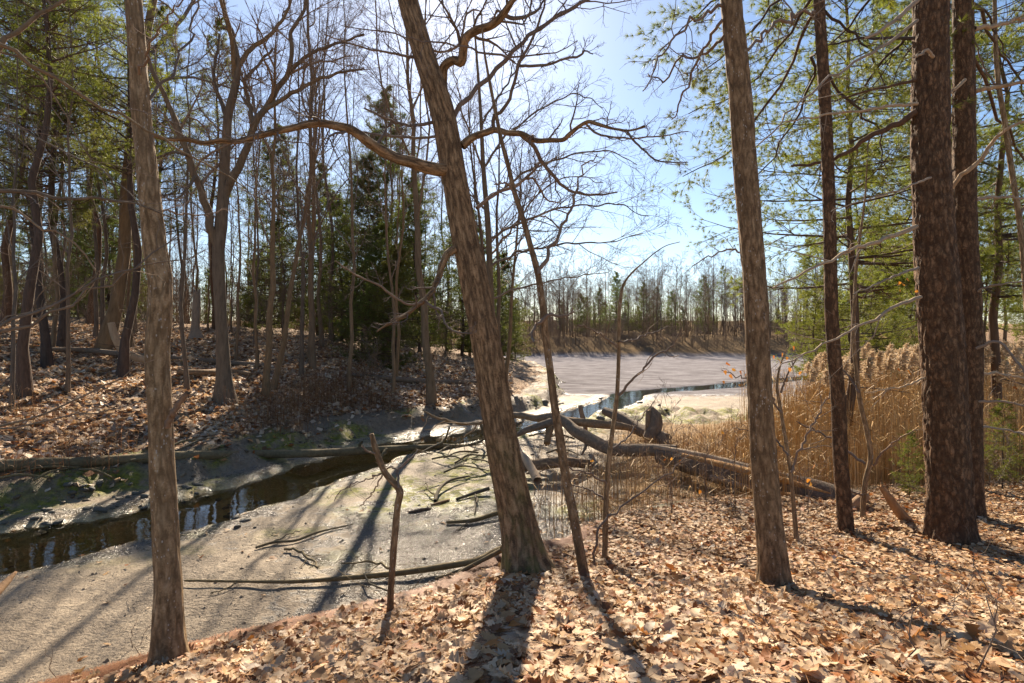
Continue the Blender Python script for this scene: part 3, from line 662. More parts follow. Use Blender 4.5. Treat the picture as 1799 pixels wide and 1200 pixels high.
# --- 2: grey tree at the left
b2 = hit(297, 1163)
T2 = root('maple_tree', tuple(b2), 'slim grey-brown tree with pale streaked bark at the left edge of the leafy bank', 'tree')
p2_ = px3([(297, 1163, 49), (296, 1100, 46), (294, 1000, 43), (289, 900, 41), (284, 800, 39), (280, 700, 38), (277, 600, 38), (281, 550, 39), (282, 500, 38), (272, 430, 36), (264, 350, 34), (256, 270, 31), (250, 200, 30), (243, 100, 28), (235, 0, 26), (228, -120, 24), (222, -280, 20), (225, -460, 15), (220, -700, 6)], (b2[1], b2[1] + .35))
p2_[:, :3] -= b2
stem('trunk', p2_, M['ash'], T2, 64, .028, .010, 30, 1.8, 11, (.5, .15, [(.5, .5), (2.2, .8), (3.9, .5), (5.2, .7)]))
l2 = [px3([(292, 748, 12), (303, 730, 11), (316, 708, 10), (330, 690, 9)], (b2[1], b2[1] - .1)),
      px3([(232, -60, 8), (190, -120, 6), (150, -220, 4), (120, -340, 2)], (b2[1] + .3, b2[1] + .8)), px3([(230, -140, 8), (280, -220, 6), (330, -330, 4), (350, -460, 2)], (b2[1] + .3, b2[1] - .4)),
      px3([(250, 190, 6), (285, 150, 5), (320, 90, 4), (350, 20, 3), (372, -60, 2)], (b2[1] + .2, b2[1] + 1.0)),
      px3([(245, 130, 5), (262, 85, 4), (290, 40, 3), (318, 0, 2.4), (340, -60, 1.6)], (b2[1] + .2, b2[1] - .5)),
      px3([(262, 365, 4), (300, 372, 3), (345, 378, 2.4), (400, 366, 1.6)], (b2[1] + .1, b2[1] + 1))]
limbs_on(T2, l2, M['twig'], M['twig'], LV[:2], 6, rootloc=b2)

# --- 3: brown tree at the right on the bank
b3 = hit(1362, 1026)
T3 = root('maple_tree', tuple(b3), 'straight brown tree with pale lichen specks casting a long shadow across the leaves', 'tree')
p3_ = px3([(1362, 1026, 48), (1357, 970, 46), (1350, 900, 43.5), (1342, 800, 42), (1336, 700, 40.5), (1332, 600, 40), (1327, 500, 39), (1318, 400, 39), (1310, 300, 39), (1303, 200, 38.5), (1294, 100, 37), (1284, 0, 35), (1272, -120, 33), (1262, -280, 28), (1258, -460, 20), (1252, -700, 8)], (b3[1], b3[1] + .45))
p3_[:, :3] -= b3
stem('trunk', p3_, M['maple'], T3, 64, .028, .010, 28, 1.8, 13, (.45, .14, [(.5, .5), (1.6, .9), (3.9, .4), (5.2, .7)]))
d3 = b3[1] + .3
l3 = [px3([(1270, 35, 6), (1240, 80, 5), (1215, 130, 4), (1195, 180, 3), (1180, 210, 2)], (d3, d3 + .7)), px3([(1268, 10, 6), (1230, 30, 5), (1190, 60, 4), (1160, 100, 3), (1130, 160, 2)], (d3, d3 - .6)),
      px3([(1275, 60, 6), (1240, 95, 5), (1200, 100, 4), (1170, 140, 3), (1140, 130, 2)], (d3, d3 + 1.2)), px3([(1300, 100, 6), (1350, 55, 5), (1400, 30, 6), (1432, 20, 4)], (d3, d3 + 1)),
      px3([(1320, 470, 4), (1290, 438, 3), (1250, 450, 2.4), (1215, 470, 1.4)], (d3, d3 + .3)),
      px3([(1268, -60, 8), (1200, -120, 6), (1140, -240, 4), (1120, -340, 2)], (d3, d3 + .5))]
limbs_on(T3, l3, M['twig'], M['twig'], LV[:2], 8, rootloc=b3)

# --- 4, 5, 6: the pines at the right
b4 = hit(1487, 932)
T4 = root('pine_tree', tuple(b4), 'slender dark pine standing just behind the long tree shadow, before the splintered log end', 'tree')
p4_ = px3([(1487, 932, 26), (1483, 880, 25), (1477, 800, 24), (1473, 700, 23), (1464, 600, 22), (1460, 500, 21), (1458, 400, 21), (1455, 300, 20.5), (1451, 200, 20), (1445, 100, 19), (1439, 0, 18), (1434, -150, 15), (1432, -400, 10), (1430, -650, 3)], (b4[1], b4[1] + .3))
p4_[:, :3] -= b4
stem('trunk', p4_, M['pine'], T4, 44, .04, .006, 26, 4, 17, (.2, .1, [(.5, .5), (2.9, .5)]), blocky=.5)
b5 = hit(1668, 948)
T5 = root('pine_tree', tuple(b5), 'thick dark pine with deeply plated bark and pale dead branches at the right', 'tree')
p5_ = px3([(1672, 946, 72), (1670, 900, 70), (1668, 850, 69), (1663, 750, 67), (1659, 660, 65), (1654, 580, 64), (1646, 480, 63), (1641, 400, 62), (1636, 320, 61), (1635, 250, 58), (1635, 150, 56), (1635, 0, 54), (1634, -200, 48), (1632, -450, 36), (1630, -700, 20), (1630, -900, 6)], (b5[1], b5[1] + .2))
p5_[:, :3] -= b5
stem('trunk', p5_, M['pine'], T5, 96, .030, .020, 17, 3.0, 19, (.28, .16, [(.4, .8), (2.2, .6), (3.6, .9), (5.2, .6)]), blocky=.55)
b6 = hit(1704, 908)
T6 = root('pine_tree', tuple(b6), 'mid-sized dark pine rising close behind the thick plated pine', 'tree')
p6_ = px3([(1704, 912, 42), (1704, 800, 39), (1704, 700, 37), (1706, 600, 36), (1702, 500, 37), (1696, 400, 36), (1695, 300, 35), (1694, 200, 34), (1693, 100, 32), (1692, 0, 31), (1690, -200, 27), (1688, -500, 16), (1688, -750, 4)], (b6[1], b6[1] + .1))
p6_[:, :3] -= b6
stem('trunk', p6_, M['pine'], T6, 60, .04, .011, 20, 3.4, 23, (.3, .14, [(.4, .8), (3.6, .9)]), blocky=.55)
d5 = b5[1]
def l_(p, w0, w1, da, db):
    w = np.linspace(w0, w1, len(p)); return px3([(a, b, c) for (a, b), c in zip(p, w)], (da, db))
pale = [l_([(1622, -10), (1610, 4), (1590, 20), (1575, 34), (1557, 47), (1537, 60), (1517, 67)], 8, 5, d5 - .2, d5 - .6),
 l_([(1612, 36), (1580, 60), (1550, 82), (1520, 100), (1490, 118), (1460, 134), (1420, 168), (1390, 195), (1365, 225), (1340, 255), (1320, 270)], 6, 2, d5 - .1, d5 - 1.3),
 l_([(1612, 182), (1570, 186), (1530, 191), (1490, 196), (1450, 202), (1410, 210), (1378, 214)], 6, 2, d5 - .1, d5 - .9),
 l_([(1610, 398), (1575, 412), (1545, 424), (1510, 434), (1480, 450), (1453, 460), (1425, 473), (1395, 490), (1357, 507)], 8, 3, d5 - .1, d5 - 1.4),
 l_([(1618, 522), (1590, 532), (1567, 541), (1535, 560), (1507, 573), (1480, 588), (1453, 603), (1420, 620), (1390, 634), (1365, 650)], 6.5, 2, d5 - .1, d5 - 1.3),
 l_([(1614, 470), (1585, 480), (1560, 490), (1530, 503), (1500, 517)], 5, 2, d5 - .1, d5 - .6),
 l_([(1636, 312), (1610, 322), (1585, 332), (1555, 342), (1500, 356), (1460, 372)], 4, 1.6, d5 - .35, d5 - .9),
 l_([(1640, 100), (1630, 88), (1618, 95), (1606, 101)], 6, 3, d5 - .3, d5 - .5),
 l_([(1624, 664), (1590, 678), (1560, 684), (1520, 690)], 4, 1.6, d5 - .1, d5 - .7)]
dark = [l_([(1612, 195), (1580, 215), (1555, 228), (1520, 245), (1490, 268), (1460, 280), (1430, 288), (1390, 292)], 11, 4, d5 + .1, d5 + .9),
 l_([(1612, 140), (1570, 150), (1530, 158), (1490, 170), (1440, 186)], 6, 2, d5 + .1, d5 + .8),
 l_([(1608, 67), (1560, 68), (1510, 68), (1470, 76), (1440, 84)], 6, 2, d5 + .1, d5 + 1.0)]
LVP = [dict(k=5, t0=.3, lr=.28, ang=42, m=5, wob=.2, up=-.02, rf=.5, rmin=.0022, lenfall=.3), dict(k=3, t0=.2, lr=.5, ang=45, m=4, wob=.22, up=0, rf=.7, rmin=.0016)]
limbs_on(T5, pale, M['pale'], M['pale'], LVP, 31, rootloc=b5, wob=.1, label='pale dead branch')
limbs_on(T5, dark, M['pbark'], M['twig'], LVP, 32, rootloc=b5, wob=.1)
d6 = b6[1]
r6 = [l_([(1672, 330), (1690, 308), (1720, 283), (1740, 255), (1760, 233), (1799, 214), (1840, 200)], 8, 4, d6 - .2, d6 - .9),
 l_([(1710, 520), (1730, 505), (1770, 498), (1830, 490)], 4, 2, d6, d6 - .6), l_([(1716, 612), (1750, 600), (1790, 640), (1830, 700)], 6, 3, d6 - .1, d6 - .6),
 l_([(1716, 658), (1750, 656), (1790, 662), (1850, 676)], 6, 3, d6 - .1, d6 + .6), l_([(1716, 706), (1760, 705), (1810, 715), (1870, 716)], 5, 2, d6 - .1, d6 - .6),
 l_([(1716, 750), (1750, 752), (1800, 762), (1860, 768)], 5, 2, d6, d6 + .3), l_([(1712, 50), (1750, 45), (1800, 32), (1860, 22)], 8, 4, d6, d6 + .5),
 l_([(1710, 160), (1760, 152), (1800, 143), (1870, 130)], 8, 4, d6, d6 - .5), l_([(1696, 140), (1680, 155), (1665, 166), (1655, 175)], 6, 4, d6 - .2, d6 - .6), l_([(1712, 350), (1760, 346), (1830, 352)], 7, 3, d6, d6 + .4)]
limbs_on(T6, r6, M['pale'], M['pale'], LVP, 33, rootloc=b6, wob=.12, label='pale dead branch')

# needle boughs of the three pines (from above the frame and behind)
def boughs(parent, rl, specs, seed, npt=24, nl=.13, nw=.0058):
    rg = np.random.default_rng(seed)
    for (p, da, db, w) in specs:
        q = l_(p, w * .7, 1.6, da, db); P, R = limb_arr([q], 12, .12, rg)
        P2, R2 = grow(P, R, 13, .2, 1, .34, 48, 6, .14, -.03, .4, .0028, .5, .35, flat=.6, r=rg)
        P3, R3 = grow(P2, R2, 6, .2, 1, .45, 42, 4, .14, .05, .6, .0025, .6, .2, flat=.4, r=rg)
        a = Acc()
        for (x, r_, s) in ((P, R, 6), (P2, R2, 4), (P3, R3, 3)):
            V, Q = tubes(x - rl, r_, s); a.add(V, Q, mat=0)
        tp = np.concatenate([P3[:, -1], P3[:, 2], P2[:, -1]]); ax = np.concatenate([nrm(P3[:, -1] - P3[:, -2]), nrm(P3[:, 2] - P3[:, 1]), nrm(P2[:, -1] - P2[:, -2])])
        V, T = tufts(tp - rl, ax, npt, nl, nw, .55, rg); a.add(V, None, T, mat=1)
        ob('bough', a.mesh('bough', [M['pbark'], M['needle']]), parent)
d4 = b4[1]
boughs(T4, b4, [([(1436, -60), (1390, -20), (1340, 30), (1290, 80), (1230, 130)], d4 + .3, d4 + 1.6, 9), ([(1437, -30), (1400, 40), (1350, 110), (1290, 170), (1210, 200)], d4 + .3, d4 + 2.6, 9),
  ([(1440, 10), (1400, 90), (1340, 190), (1270, 270), (1200, 310)], d4 + .3, d4 + 3.2, 9), ([(1440, -40), (1380, -40), (1300, -20), (1220, 30), (1160, 90)], d4 + .3, d4 + 2.0, 9),
  ([(1445, 90), (1420, 130), (1400, 200), (1360, 280), (1300, 330)], d4 + .3, d4 + 3.6, 8), ([(1450, 20), (1500, 60), (1540, 110), (1570, 180)], d4 + .3, d4 + 2.4, 8),
  ([(1452, 120), (1500, 190), (1540, 240), (1560, 300)], d4 + .3, d4 + 3.0, 8)], 41)
boughs(T5, b5, [([(1634, -90), (1580, -50), (1520, 10), (1470, 70), (1420, 110)], d5 + .2, d5 + 2.5, 10), ([(1634, -20), (1590, 60), (1540, 130), (1480, 200), (1420, 240)], d5 + .2, d5 + 3.6, 10),
  ([(1640, -60), (1700, -20), (1740, 40), (1780, 110)], d5 + .2, d5 + 3.0, 10)], 42)
boughs(T6, b6, [([(1695, -20), (1740, 60), (1780, 130), (1830, 200)], d6 + .2, d6 + 2.8, 10), ([(1696, 80), (1750, 180), (1800, 280), (1840, 330)], d6 + .2, d6 + 3.6, 10), ([(1694, -60), (1640, 0), (1600, 80), (1560, 160)], d6 + .2, d6 + 3.6, 9)], 43)

# --- saplings
def sapling(name, base, label, pts, d, mat, tw, limbs, seed, sides=20, cat='tree', lv=None, sub=.2, amp=.0025, part='trunk', **kw):
    b = hit(*base); r = root(name, tuple(b), label, cat)
    q = px3(pts, (b[1] + d[0], b[1] + d[1])); q[:, :3] -= b
    stem(part, q, mat, r, sides, .02, amp, 40, 4, seed, (.3, .07, [(.5, .5), (3, .5)]), sub, **kw)
    L = [px3(p, (b[1] + a, b[1] + c)) for (p, a, c) in limbs]
    if L: limbs_on(r, L, mat if tw is None else tw, M['twig'] if tw is None else tw, lv, seed + 100, rootloc=b, sides=6, wob=.22)
    return r, b
LS = [dict(k=4, t0=.25, lr=.36, ang=45, m=5, wob=.24, up=.05, rf=.6, rmin=.0016, lenfall=.3), dict(k=3, t0=.2, lr=.5, ang=42, m=4, wob=.22, up=.03, rf=.7, rmin=.0012)]
sapling('sapling', (1027, 1012), 'thin leaning sapling beside the large leaning oak, forking near its top',
  [(1027, 1012, 18), (1018, 960, 17), (1007, 900, 16.5), (995, 840, 16), (986, 780, 16), (976, 720, 14), (968, 660, 13), (960, 600, 12.5), (954, 540, 12), (945, 480, 11), (932, 430, 10), (918, 380, 9.5), (905, 340, 9), (893, 290, 8), (880, 240, 7), (872, 200, 6), (860, 140, 5), (850, 80, 3.5), (846, 20, 2)], (0, .5), M['maple'], M['twig'],
  [([(948, 482, 8), (965, 445, 7), (980, 415, 6), (998, 380, 5), (1012, 340, 4), (1025, 300, 3), (1050, 270, 2)], .2, .9), ([(952, 565, 7), (965, 553, 6), (985, 556, 5), (1010, 548, 3)], .2, .1), ([(957, 560, 7), (942, 572, 6), (934, 590, 5), (940, 603, 3)], .2, -.1), ([(905, 340, 4), (890, 322, 3.4), (868, 325, 2)], .3, .1)], 51, lv=LS)
sapling('broken_sapling', (686, 1080), 'short broken sapling with a snapped top at the edge of the litter',
  [(686, 1080, 12), (687, 1040, 11.5), (690, 990, 12), (694, 940, 12), (699, 890, 12.5), (702, 860, 13), (692, 848, 11.5), (678, 832, 11), (666, 805, 10.5), (659, 785, 10), (653, 762, 8)], (0, .05), M['maple'], M['twig'],
  [([(701, 858, 5), (700, 838, 4.6), (699, 826, 4.4), (712, 815, 4), (728, 800, 3), (735, 790, 2)], 0, .3), ([(699, 826, 3), (690, 820, 3), (672, 830, 2.4), (655, 838, 2)], 0, .2), ([(670, 832, 3), (650, 842, 2.4), (620, 850, 2), (600, 862, 1.6), (588, 880, 1.4)], 0, .4), ([(672, 834, 3), (660, 858, 2.4), (648, 875, 2), (632, 890, 1.4)], 0, .2), ([(660, 797, 3.4), (645, 792, 3), (636, 782, 2.4)], 0, 0)], 52, lv=LS[:1], sides=24)
sapling('sapling', (1063, 985), 'thin grey sapling between the leaning oak and the speckled brown tree',
  [(1063, 985, 10), (1064, 930, 9.5), (1066, 870, 9), (1069, 820, 9), (1076, 760, 8), (1084, 700, 7.5), (1087, 640, 7), (1088, 580, 6), (1090, 530, 6), (1096, 500, 4.4), (1110, 480, 3.2), (1130, 462, 2.4), (1150, 445, 1.8), (1170, 432, 1.4), (1195, 425, 1.0)], (0, .1), M['ash'], M['twig'],
  [([(1088, 695, 5), (1105, 672, 4.6), (1130, 648, 4), (1160, 622, 3.4), (1185, 604, 2.4), (1195, 580, 1.6)], 0, -.4), ([(1045, 1000, 4.5), (1049, 940, 4.2), (1070, 908, 4), (1110, 880, 3.4), (1150, 850, 2.8), (1190, 815, 2), (1215, 795, 1.4)], -.2, .1), ([(1087, 600, 4), (1110, 597, 3.4), (1140, 587, 2.6), (1175, 573, 1.6)], 0, .4), ([(1085, 610, 4), (1060, 590, 3.4), (1040, 578, 2.4), (1015, 570, 1.6)], 0, -.4), ([(1066, 850, 4), (1040, 835, 3.4), (1000, 822, 2.6), (960, 815, 1.6)], 0, -.5), ([(1066, 880, 4), (1040, 862, 3), (1005, 852, 2)], 0, .4), ([(1072, 790, 4), (1100, 770, 3), (1122, 740, 2.4), (1150, 705, 1.6)], 0, .5)], 53, lv=LS)
sapling('sapling', (1516, 912), 'crooked grey sapling between the slender pine and the thick plated pine',
  [(1516, 912, 9), (1520, 850, 8.5), (1530, 800, 8.5), (1524, 760, 8), (1512, 710, 7.5), (1505, 650, 7), (1500, 590, 6.5), (1502, 530, 6), (1505, 470, 5), (1512, 410, 4), (1520, 350, 3), (1524, 280, 2)], (0, .3), M['ash'], M['twig'],
  [([(1520, 815, 5), (1500, 800, 5), (1475, 780, 4), (1440, 760, 3), (1400, 740, 2)], 0, .4), ([(1535, 818, 4), (1555, 790, 3.4), (1580, 770, 2.4), (1610, 755, 1.6)], 0, -.4), ([(1510, 690, 4), (1490, 660, 3), (1470, 640, 2)], 0, .3), ([(1516, 870, 5), (1500, 865, 4), (1470, 855, 3)], 0, -.2)], 54, lv=LS)
sapling('sapling', (1400, 950), 'twiggy sapling with orange leaves behind the speckled brown tree',
  [(1400, 950, 8), (1394, 880, 7.5), (1388, 820, 7), (1380, 770, 6.5), (1372, 720, 6), (1366, 680, 5), (1372, 640, 3), (1385, 610, 2)], (0, .2), M['ash'], M['twig'],
  [([(1390, 830, 5), (1405, 790, 4.4), (1425, 750, 4), (1445, 715, 3), (1458, 690, 2)], 0, .2), ([(1374, 725, 4), (1350, 690, 3.4), (1320, 670, 2.6), (1285, 655, 1.8), (1268, 650, 1.4)], 0, -.4), ([(1372, 690, 4), (1385, 655, 3), (1400, 630, 2)], 0, -.2), ([(1385, 800, 4), (1360, 770, 3), (1330, 760, 2), (1290, 752, 1.4)], 0, .3)], 55, lv=LS)
sapling('sapling', (1795, 905), 'tall thin sapling with a gently curving stem at the right edge',
  [(1812, 905, 12), (1812, 700, 11), (1804, 520, 10), (1792, 390, 9), (1778, 300, 8.5), (1766, 217, 8), (1755, 150, 7.5), (1750, 90, 7), (1748, 0, 6), (1745, -120, 3)], (1.2, 1.2), M['ash'], M['twig'],
  [([(1790, 380, 5), (1820, 340, 4), (1850, 280, 2)], 1.2, 1.5), ([(1756, 160, 4), (1730, 120, 3), (1710, 60, 2)], 1.2, 1.4)], 56, lv=LS, sub=1.0)

# --- branches reaching in from a tree standing off to the left
b7 = np.array([-4.15, 3.2, zg(-4.15, 3.2)[0]])
T7 = root('maple_tree', tuple(b7), 'tree at the left edge whose long bare branches reach over the creek', 'tree')
q7 = np.array([[0, 0, 0, .13], [.02, .05, 1.2, .12], [-.03, .05, 2.6, .11], [0, .1, 4.2, .10], [.05, .1, 6.5, .07], [.1, .1, 9, .02]])
stem('trunk', q7, M['ash'], T7, 40, .05, .005, 30, 2.4, 61, (.3, .14, [(.5, .5), (3, .6)]))
def from7(h, pts, w0, w1, da, db):
    s = b7 + np.array([0, .05, h]); q = l_(pts, w0, w1, da, db); q0 = np.array([[*s, w0 * 1.5 / F0 * 3.3 / 2]]); return np.concatenate([q0, q])
l7 = [from7(3.6, [(-40, 55), (0, 77), (60, 115), (130, 165), (180, 190), (270, 230), (330, 270), (370, 300), (433, 332)], 8, 1.8, 3.3, 3.5),
 from7(3.3, [(-40, 118), (0, 77), (40, 48), (75, 25), (115, -5), (170, -50)], 10, 4, 3.4, 4.0),
 from7(3.0, [(-40, 198), (0, 208), (60, 235), (120, 265), (180, 300), (240, 350), (290, 372)], 4, 1.4, 3.2, 3.0),
 from7(3.0, [(-40, 70), (0, 82), (55, 115), (90, 160), (125, 225), (160, 280), (190, 340)], 4, 1.4, 3.3, 3.6),
 from7(2.6, [(-40, 330), (0, 335), (50, 338), (100, 345), (150, 344), (200, 350), (240, 356), (280, 372), (330, 395)], 8, 2, 3.5, 3.9),
 from7(1.7, [(-40, 582), (0, 572), (50, 556), (100, 538), (140, 512), (180, 490), (230, 472), (262, 450), (290, 428), (320, 412)], 7, 1.6, 3.3, 3.9),
 from7(1.7, [(-40, 602), (0, 590), (40, 578), (90, 555), (140, 530), (180, 504), (230, 475), (300, 462), (360, 440)], 7, 1.6, 3.3, 4.0),
 from7(1.1, [(-40, 758), (0, 747), (60, 733), (110, 708), (150, 694), (200, 668), (240, 645), (272, 632)], 5, 1.6, 3.3, 3.8),
 from7(1.1, [(-40, 762), (0, 755), (60, 745), (100, 728), (150, 730), (200, 720), (260, 702)], 4, 1.4, 3.3, 3.6),
 from7(2.4, [(-40, 355), (0, 362), (40, 380), (90, 400), (130, 425), (155, 455), (168, 475)], 5, 2.5, 3.3, 3.4)]
L7 = [dict(k=5, t0=.3, lr=.18, ang=42, m=6, wob=.26, up=.05, rf=.5, rmin=.0018, lenfall=.2), dict(k=3, t0=.25, lr=.5, ang=42, m=4, wob=.25, up=.03, rf=.7, rmin=.0012)]
limbs_on(T7, l7[:5], M['fbark'], M['twig'], L7, 62, rootloc=b7, wob=.12, label='long bare branch reaching over the creek')
limbs_on(T7, l7[5:], M['drift'], M['drift'], L7, 63, rootloc=b7, wob=.12, label='long bare branch reaching over the creek')  # lower limbs take a lighter wood, the sun on them put into its colour
# ------------------------------------------------------------------ forest on the far side of the creek
placed = []
def free(x, y, r):
    return all((x - a) ** 2 + (y - b) ** 2 > max(r, c) ** 2 for a, b, c in placed)
def put(kind, i, u, v, wpx, label, h=None, **k):
    """tree standing where photo pixel (u, v) meets the ground, scaled so its trunk is wpx wide"""
    b = hit(u, v); R0 = {'oak': [.19, .17, .15], 'pole': [.085, .065, .10], 'pine': [.17, .15, .19], 'fir': [.10, .13, .06], 'near': [.11, .09]}[kind]
    sc = wpx / F0 * b[1] / 2 / R0[i % len(R0)] * .85
    placed.append((b[0], b[1], 1.2))
    return tree(kind, i, b[0], b[1], sc, label, z=b[2], **k)
# traced oak on the slope
b8 = hit(396, 706); placed.append((b8[0], b8[1], 1.5)); d8 = b8[1]
T8 = root('oak_tree', tuple(b8), 'tall oak on the leafy slope, forking low into three wide limbs', 'tree')
q8 = px3([(396, 706, 34), (394, 660, 26), (391, 600, 21), (388, 540, 20), (385, 480, 20), (384, 440, 20), (388, 400, 21), (392, 350, 19), (395, 300, 17), (398, 250, 15), (402, 200, 14), (412, 160, 13), (418, 115, 11), (408, 65, 10), (395, 20, 8), (385, -60, 6), (375, -200, 3)], d8); q8[:, :3] -= b8
stem('trunk', q8, M['fbark'], T8, 32, .10, .010, 18, 2, 71, (.4, .35, [(.5, .6), (2.2, .6), (3.9, .6)]))
l8 = [l_([(384, 440), (372, 395), (358, 350), (345, 310), (330, 272), (312, 225), (297, 185), (282, 150), (265, 118), (250, 60), (240, -20)], 15, 4, d8, d8 - 2),
 l_([(390, 350), (412, 310), (428, 280), (440, 240), (462, 200), (485, 160), (505, 130), (515, 95), (512, 60), (535, 10), (548, -60)], 15, 4, d8, d8 - 1.5),
 l_([(505, 130), (530, 105), (560, 88), (600, 75), (640, 60)], 8, 3, d8 - .8, d8 - 2), l_([(448, 228), (440, 195), (434, 165), (432, 140), (450, 118), (480, 85)], 9, 4, d8 - .5, d8 + 1),
 l_([(420, 115), (440, 88), (470, 65), (500, 30), (520, -20)], 9, 4, d8, d8 + 1.5), l_([(400, 210), (384, 165), (376, 130), (382, 90), (386, 60)], 8, 4, d8, d8 + 1),
 l_([(412, 130), (408, 75), (398, 30), (375, -30)], 9, 4, d8, d8 - 1.2), l_([(345, 310), (330, 330), (310, 350), (285, 352)], 6, 2, d8 - .8, d8 - 1.6),
 l_([(470, 190), (520, 160), (560, 140), (600, 128), (640, 120)], 8, 3, d8 - 1, d8 - 2), l_([(330, 272), (300, 268), (270, 280), (235, 285)], 6, 2, d8 - 1, d8)]
L8 = [dict(k=9, t0=.2, lr=.34, ang=45, m=6, wob=.18, up=.06, rf=.55, rmin=.009, lenfall=.2), dict(k=6, t0=.2, lr=.5, ang=42, m=5, wob=.2, up=.05, rf=.7, rmin=.006), dict(k=5, t0=.2, lr=.5, ang=40, m=3, wob=.2, up=.05, rf=.7, rmin=.005)]
limbs_on(T8, l8, M['fbark'], M['twig'], L8, 72, rootloc=b8, m=20, wob=.07)

put('pine', 2, 45, 690, 22, 'tall straight dark pine at the far left of the slope')
put('pole', 0, 21, 715, 9, 'thin pole tree beside the dark pine at the far left of the slope')
put('pine', 0, 215, 662, 18, 'pine with a straight trunk beside the curved dead branch')
put('oak', 1, 180, 612, 27, 'broad trunk leaning right behind the curved dead branch', lean=(.10, 0))
put('pole', 1, 117, 690, 9, 'thin bare tree between the two left pines on the slope')
put('pole', 2, 330, 684, 9, 'thin crooked bare tree just left of the forking oak')
put('oak', 2, 470, 700, 15, 'bare tree forming a narrow V with its twin right of the forking oak', lean=(.06, 0))
put('oak', 1, 477, 690, 13, 'right stem of the narrow V pair right of the forking oak', lean=(.17, 0))
put('pole', 0, 550, 648, 12, 'straight bare tree at the end of the long fallen log')
put('pole', 2, 585, 600, 9, 'thin straight bare tree beyond the long fallen log')
put('pole', 1, 615, 690, 9, 'thin bare tree at the foot of the shaded slope')
put('oak', 2, 757, 705, 18, 'dark trunk leaning right behind the large leaning oak', lean=(.10, 0))
put('pole', 0, 690, 690, 8, 'thin bare tree in the shade left of the large leaning oak')
put('pole', 2, 90, 615, 9, 'thin bare tree left of the broad leaning trunk')
put('oak', 1, 886, 682, 10, 'bare spreading tree on the creek bank right of the large leaning oak', lean=(.12, 0))
put('oak', 2, 872, 668, 11, 'bare tree with a wide twiggy crown behind the thin leaning sapling', lean=(.04, 0))
put('oak', 0, 875, 655, 12, 'bare tree on the creek point right of the large leaning oak', lean=(.2, 0))
b13 = at(868, 660, 23.0); b13[2] = zg(b13[0], 23.0)[0]; placed.append((b13[0], 23.0, 1.0)); d13 = 23.0
T13 = root('bare_tree', tuple(b13), 'bare tree on the creek bank spreading fine twigs over the mud flat', 'tree')
q13 = np.concatenate([[[*b13, .17]], px3([(866, 600, 13), (862, 500, 11), (858, 400, 10), (850, 300, 8), (845, 200, 6), (838, 100, 4), (832, 20, 2)], d13)]); q13[:, :3] -= b13
stem('trunk', q13, M['fbark'], T13, 20, .12, .008, 18, 2, 76)
l13 = [l_([(861, 470), (915, 442), (1000, 428), (1070, 425), (1130, 410)], 5, 1.2, d13, d13 - 2), l_([(858, 420), (930, 385), (1010, 362), (1090, 362), (1140, 380)], 5, 1.2, d13, d13 - 3), l_([(855, 355), (920, 305), (1000, 275), (1070, 265), (1120, 290)], 5, 1.2, d13, d13 + 1),
 l_([(850, 295), (895, 235), (955, 190), (1020, 165), (1060, 190)], 4.5, 1.2, d13, d13 - 2), l_([(862, 525), (920, 505), (1000, 488), (1070, 478)], 4, 1.2, d13, d13 + 1.5), l_([(856, 370), (805, 325), (745, 300)], 4, 1.2, d13, d13 + 1), l_([(846, 220), (890, 150), (930, 90), (960, 60)], 4, 1.2, d13, d13 + 1), l_([(850, 300), (820, 220), (800, 130), (790, 60)], 4, 1.2, d13, d13 - 1), l_([(860, 450), (900, 400), (960, 330), (1010, 310), (1060, 320)], 4, 1.2, d13, d13 - 1)]
limbs_on(T13, l13, M['twig'], M['twig'], [dict(k=13, t0=.12, lr=.40, ang=42, m=6, wob=.16, up=.03, rf=.55, rmin=.008, lenfall=.3), dict(k=7, t0=.2, lr=.5, ang=42, m=4, wob=.2, up=.03, rf=.7, rmin=.0055), dict(k=5, t0=.2, lr=.5, ang=40, m=3, wob=.2, up=.02, rf=.7, rmin=.0045)], 77, rootloc=b13, m=20, wob=.1)
b9 = hit(345, 595)
T9 = root('dead_snag', tuple(b9), 'short broken grey snag standing on the slope behind the forking oak', 'snag')
q9 = px3([(345, 597, 22), (344, 580, 15), (345, 550, 13), (346, 520, 12)], b9[1]); q9[:, :3] -= b9
stem('trunk', q9, M['pale'], T9, 24, .06, .02, 12, 2, 75, (.5, .25, [(.5, .9), (2.6, .8), (4.4, .9)]), ragged=.5)

def shade(k): return ['straight', 'slender', 'crooked', 'leaning', 'forked'][k % 5]
# conifers on the point, tops kept under the sun's line
for (u, d, h, i, lab) in [(690, 38, 17.5, 1, 'tallest dark evergreen on the point, its pointed top behind the leaning oak'), (640, 33, 11.5, 1, 'dark bushy evergreen left of the tallest one'), (735, 34, 11, 1, 'dark evergreen just right of the tallest one'),
    (478, 40, 15, 1, 'rounded bushy evergreen behind the narrow V pair'), (845, 40, 9.5, 1, 'evergreen on the point right of the leaning oak trunk'), (880, 44, 8.5, 0, 'low evergreen at the tip of the point'), (812, 38, 10.5, 0, 'evergreen hidden partly by the leaning oak trunk'),
    (865, 54, 9.0, 1, 'evergreen leaning over the mud at the end of the point'), (905, 52, 5.5, 2, 'small bright evergreen at the water edge of the point'), (600, 38, 10, 0, 'dense evergreen above the shaded slope'), (660, 28, 7, 0, 'shaded young evergreen on the slope'), (700, 27, 6, 2, 'small golden evergreen on the shaded slope'),
    (560, 42, 13, 1, 'tall evergreen behind the straight bare tree')]:
    x = (u - UC) / F0 * d; H = [10, 14, 6][i]; placed.append((x, d, 1.8))
    tree('fir', i, x, d, h / H, lab)
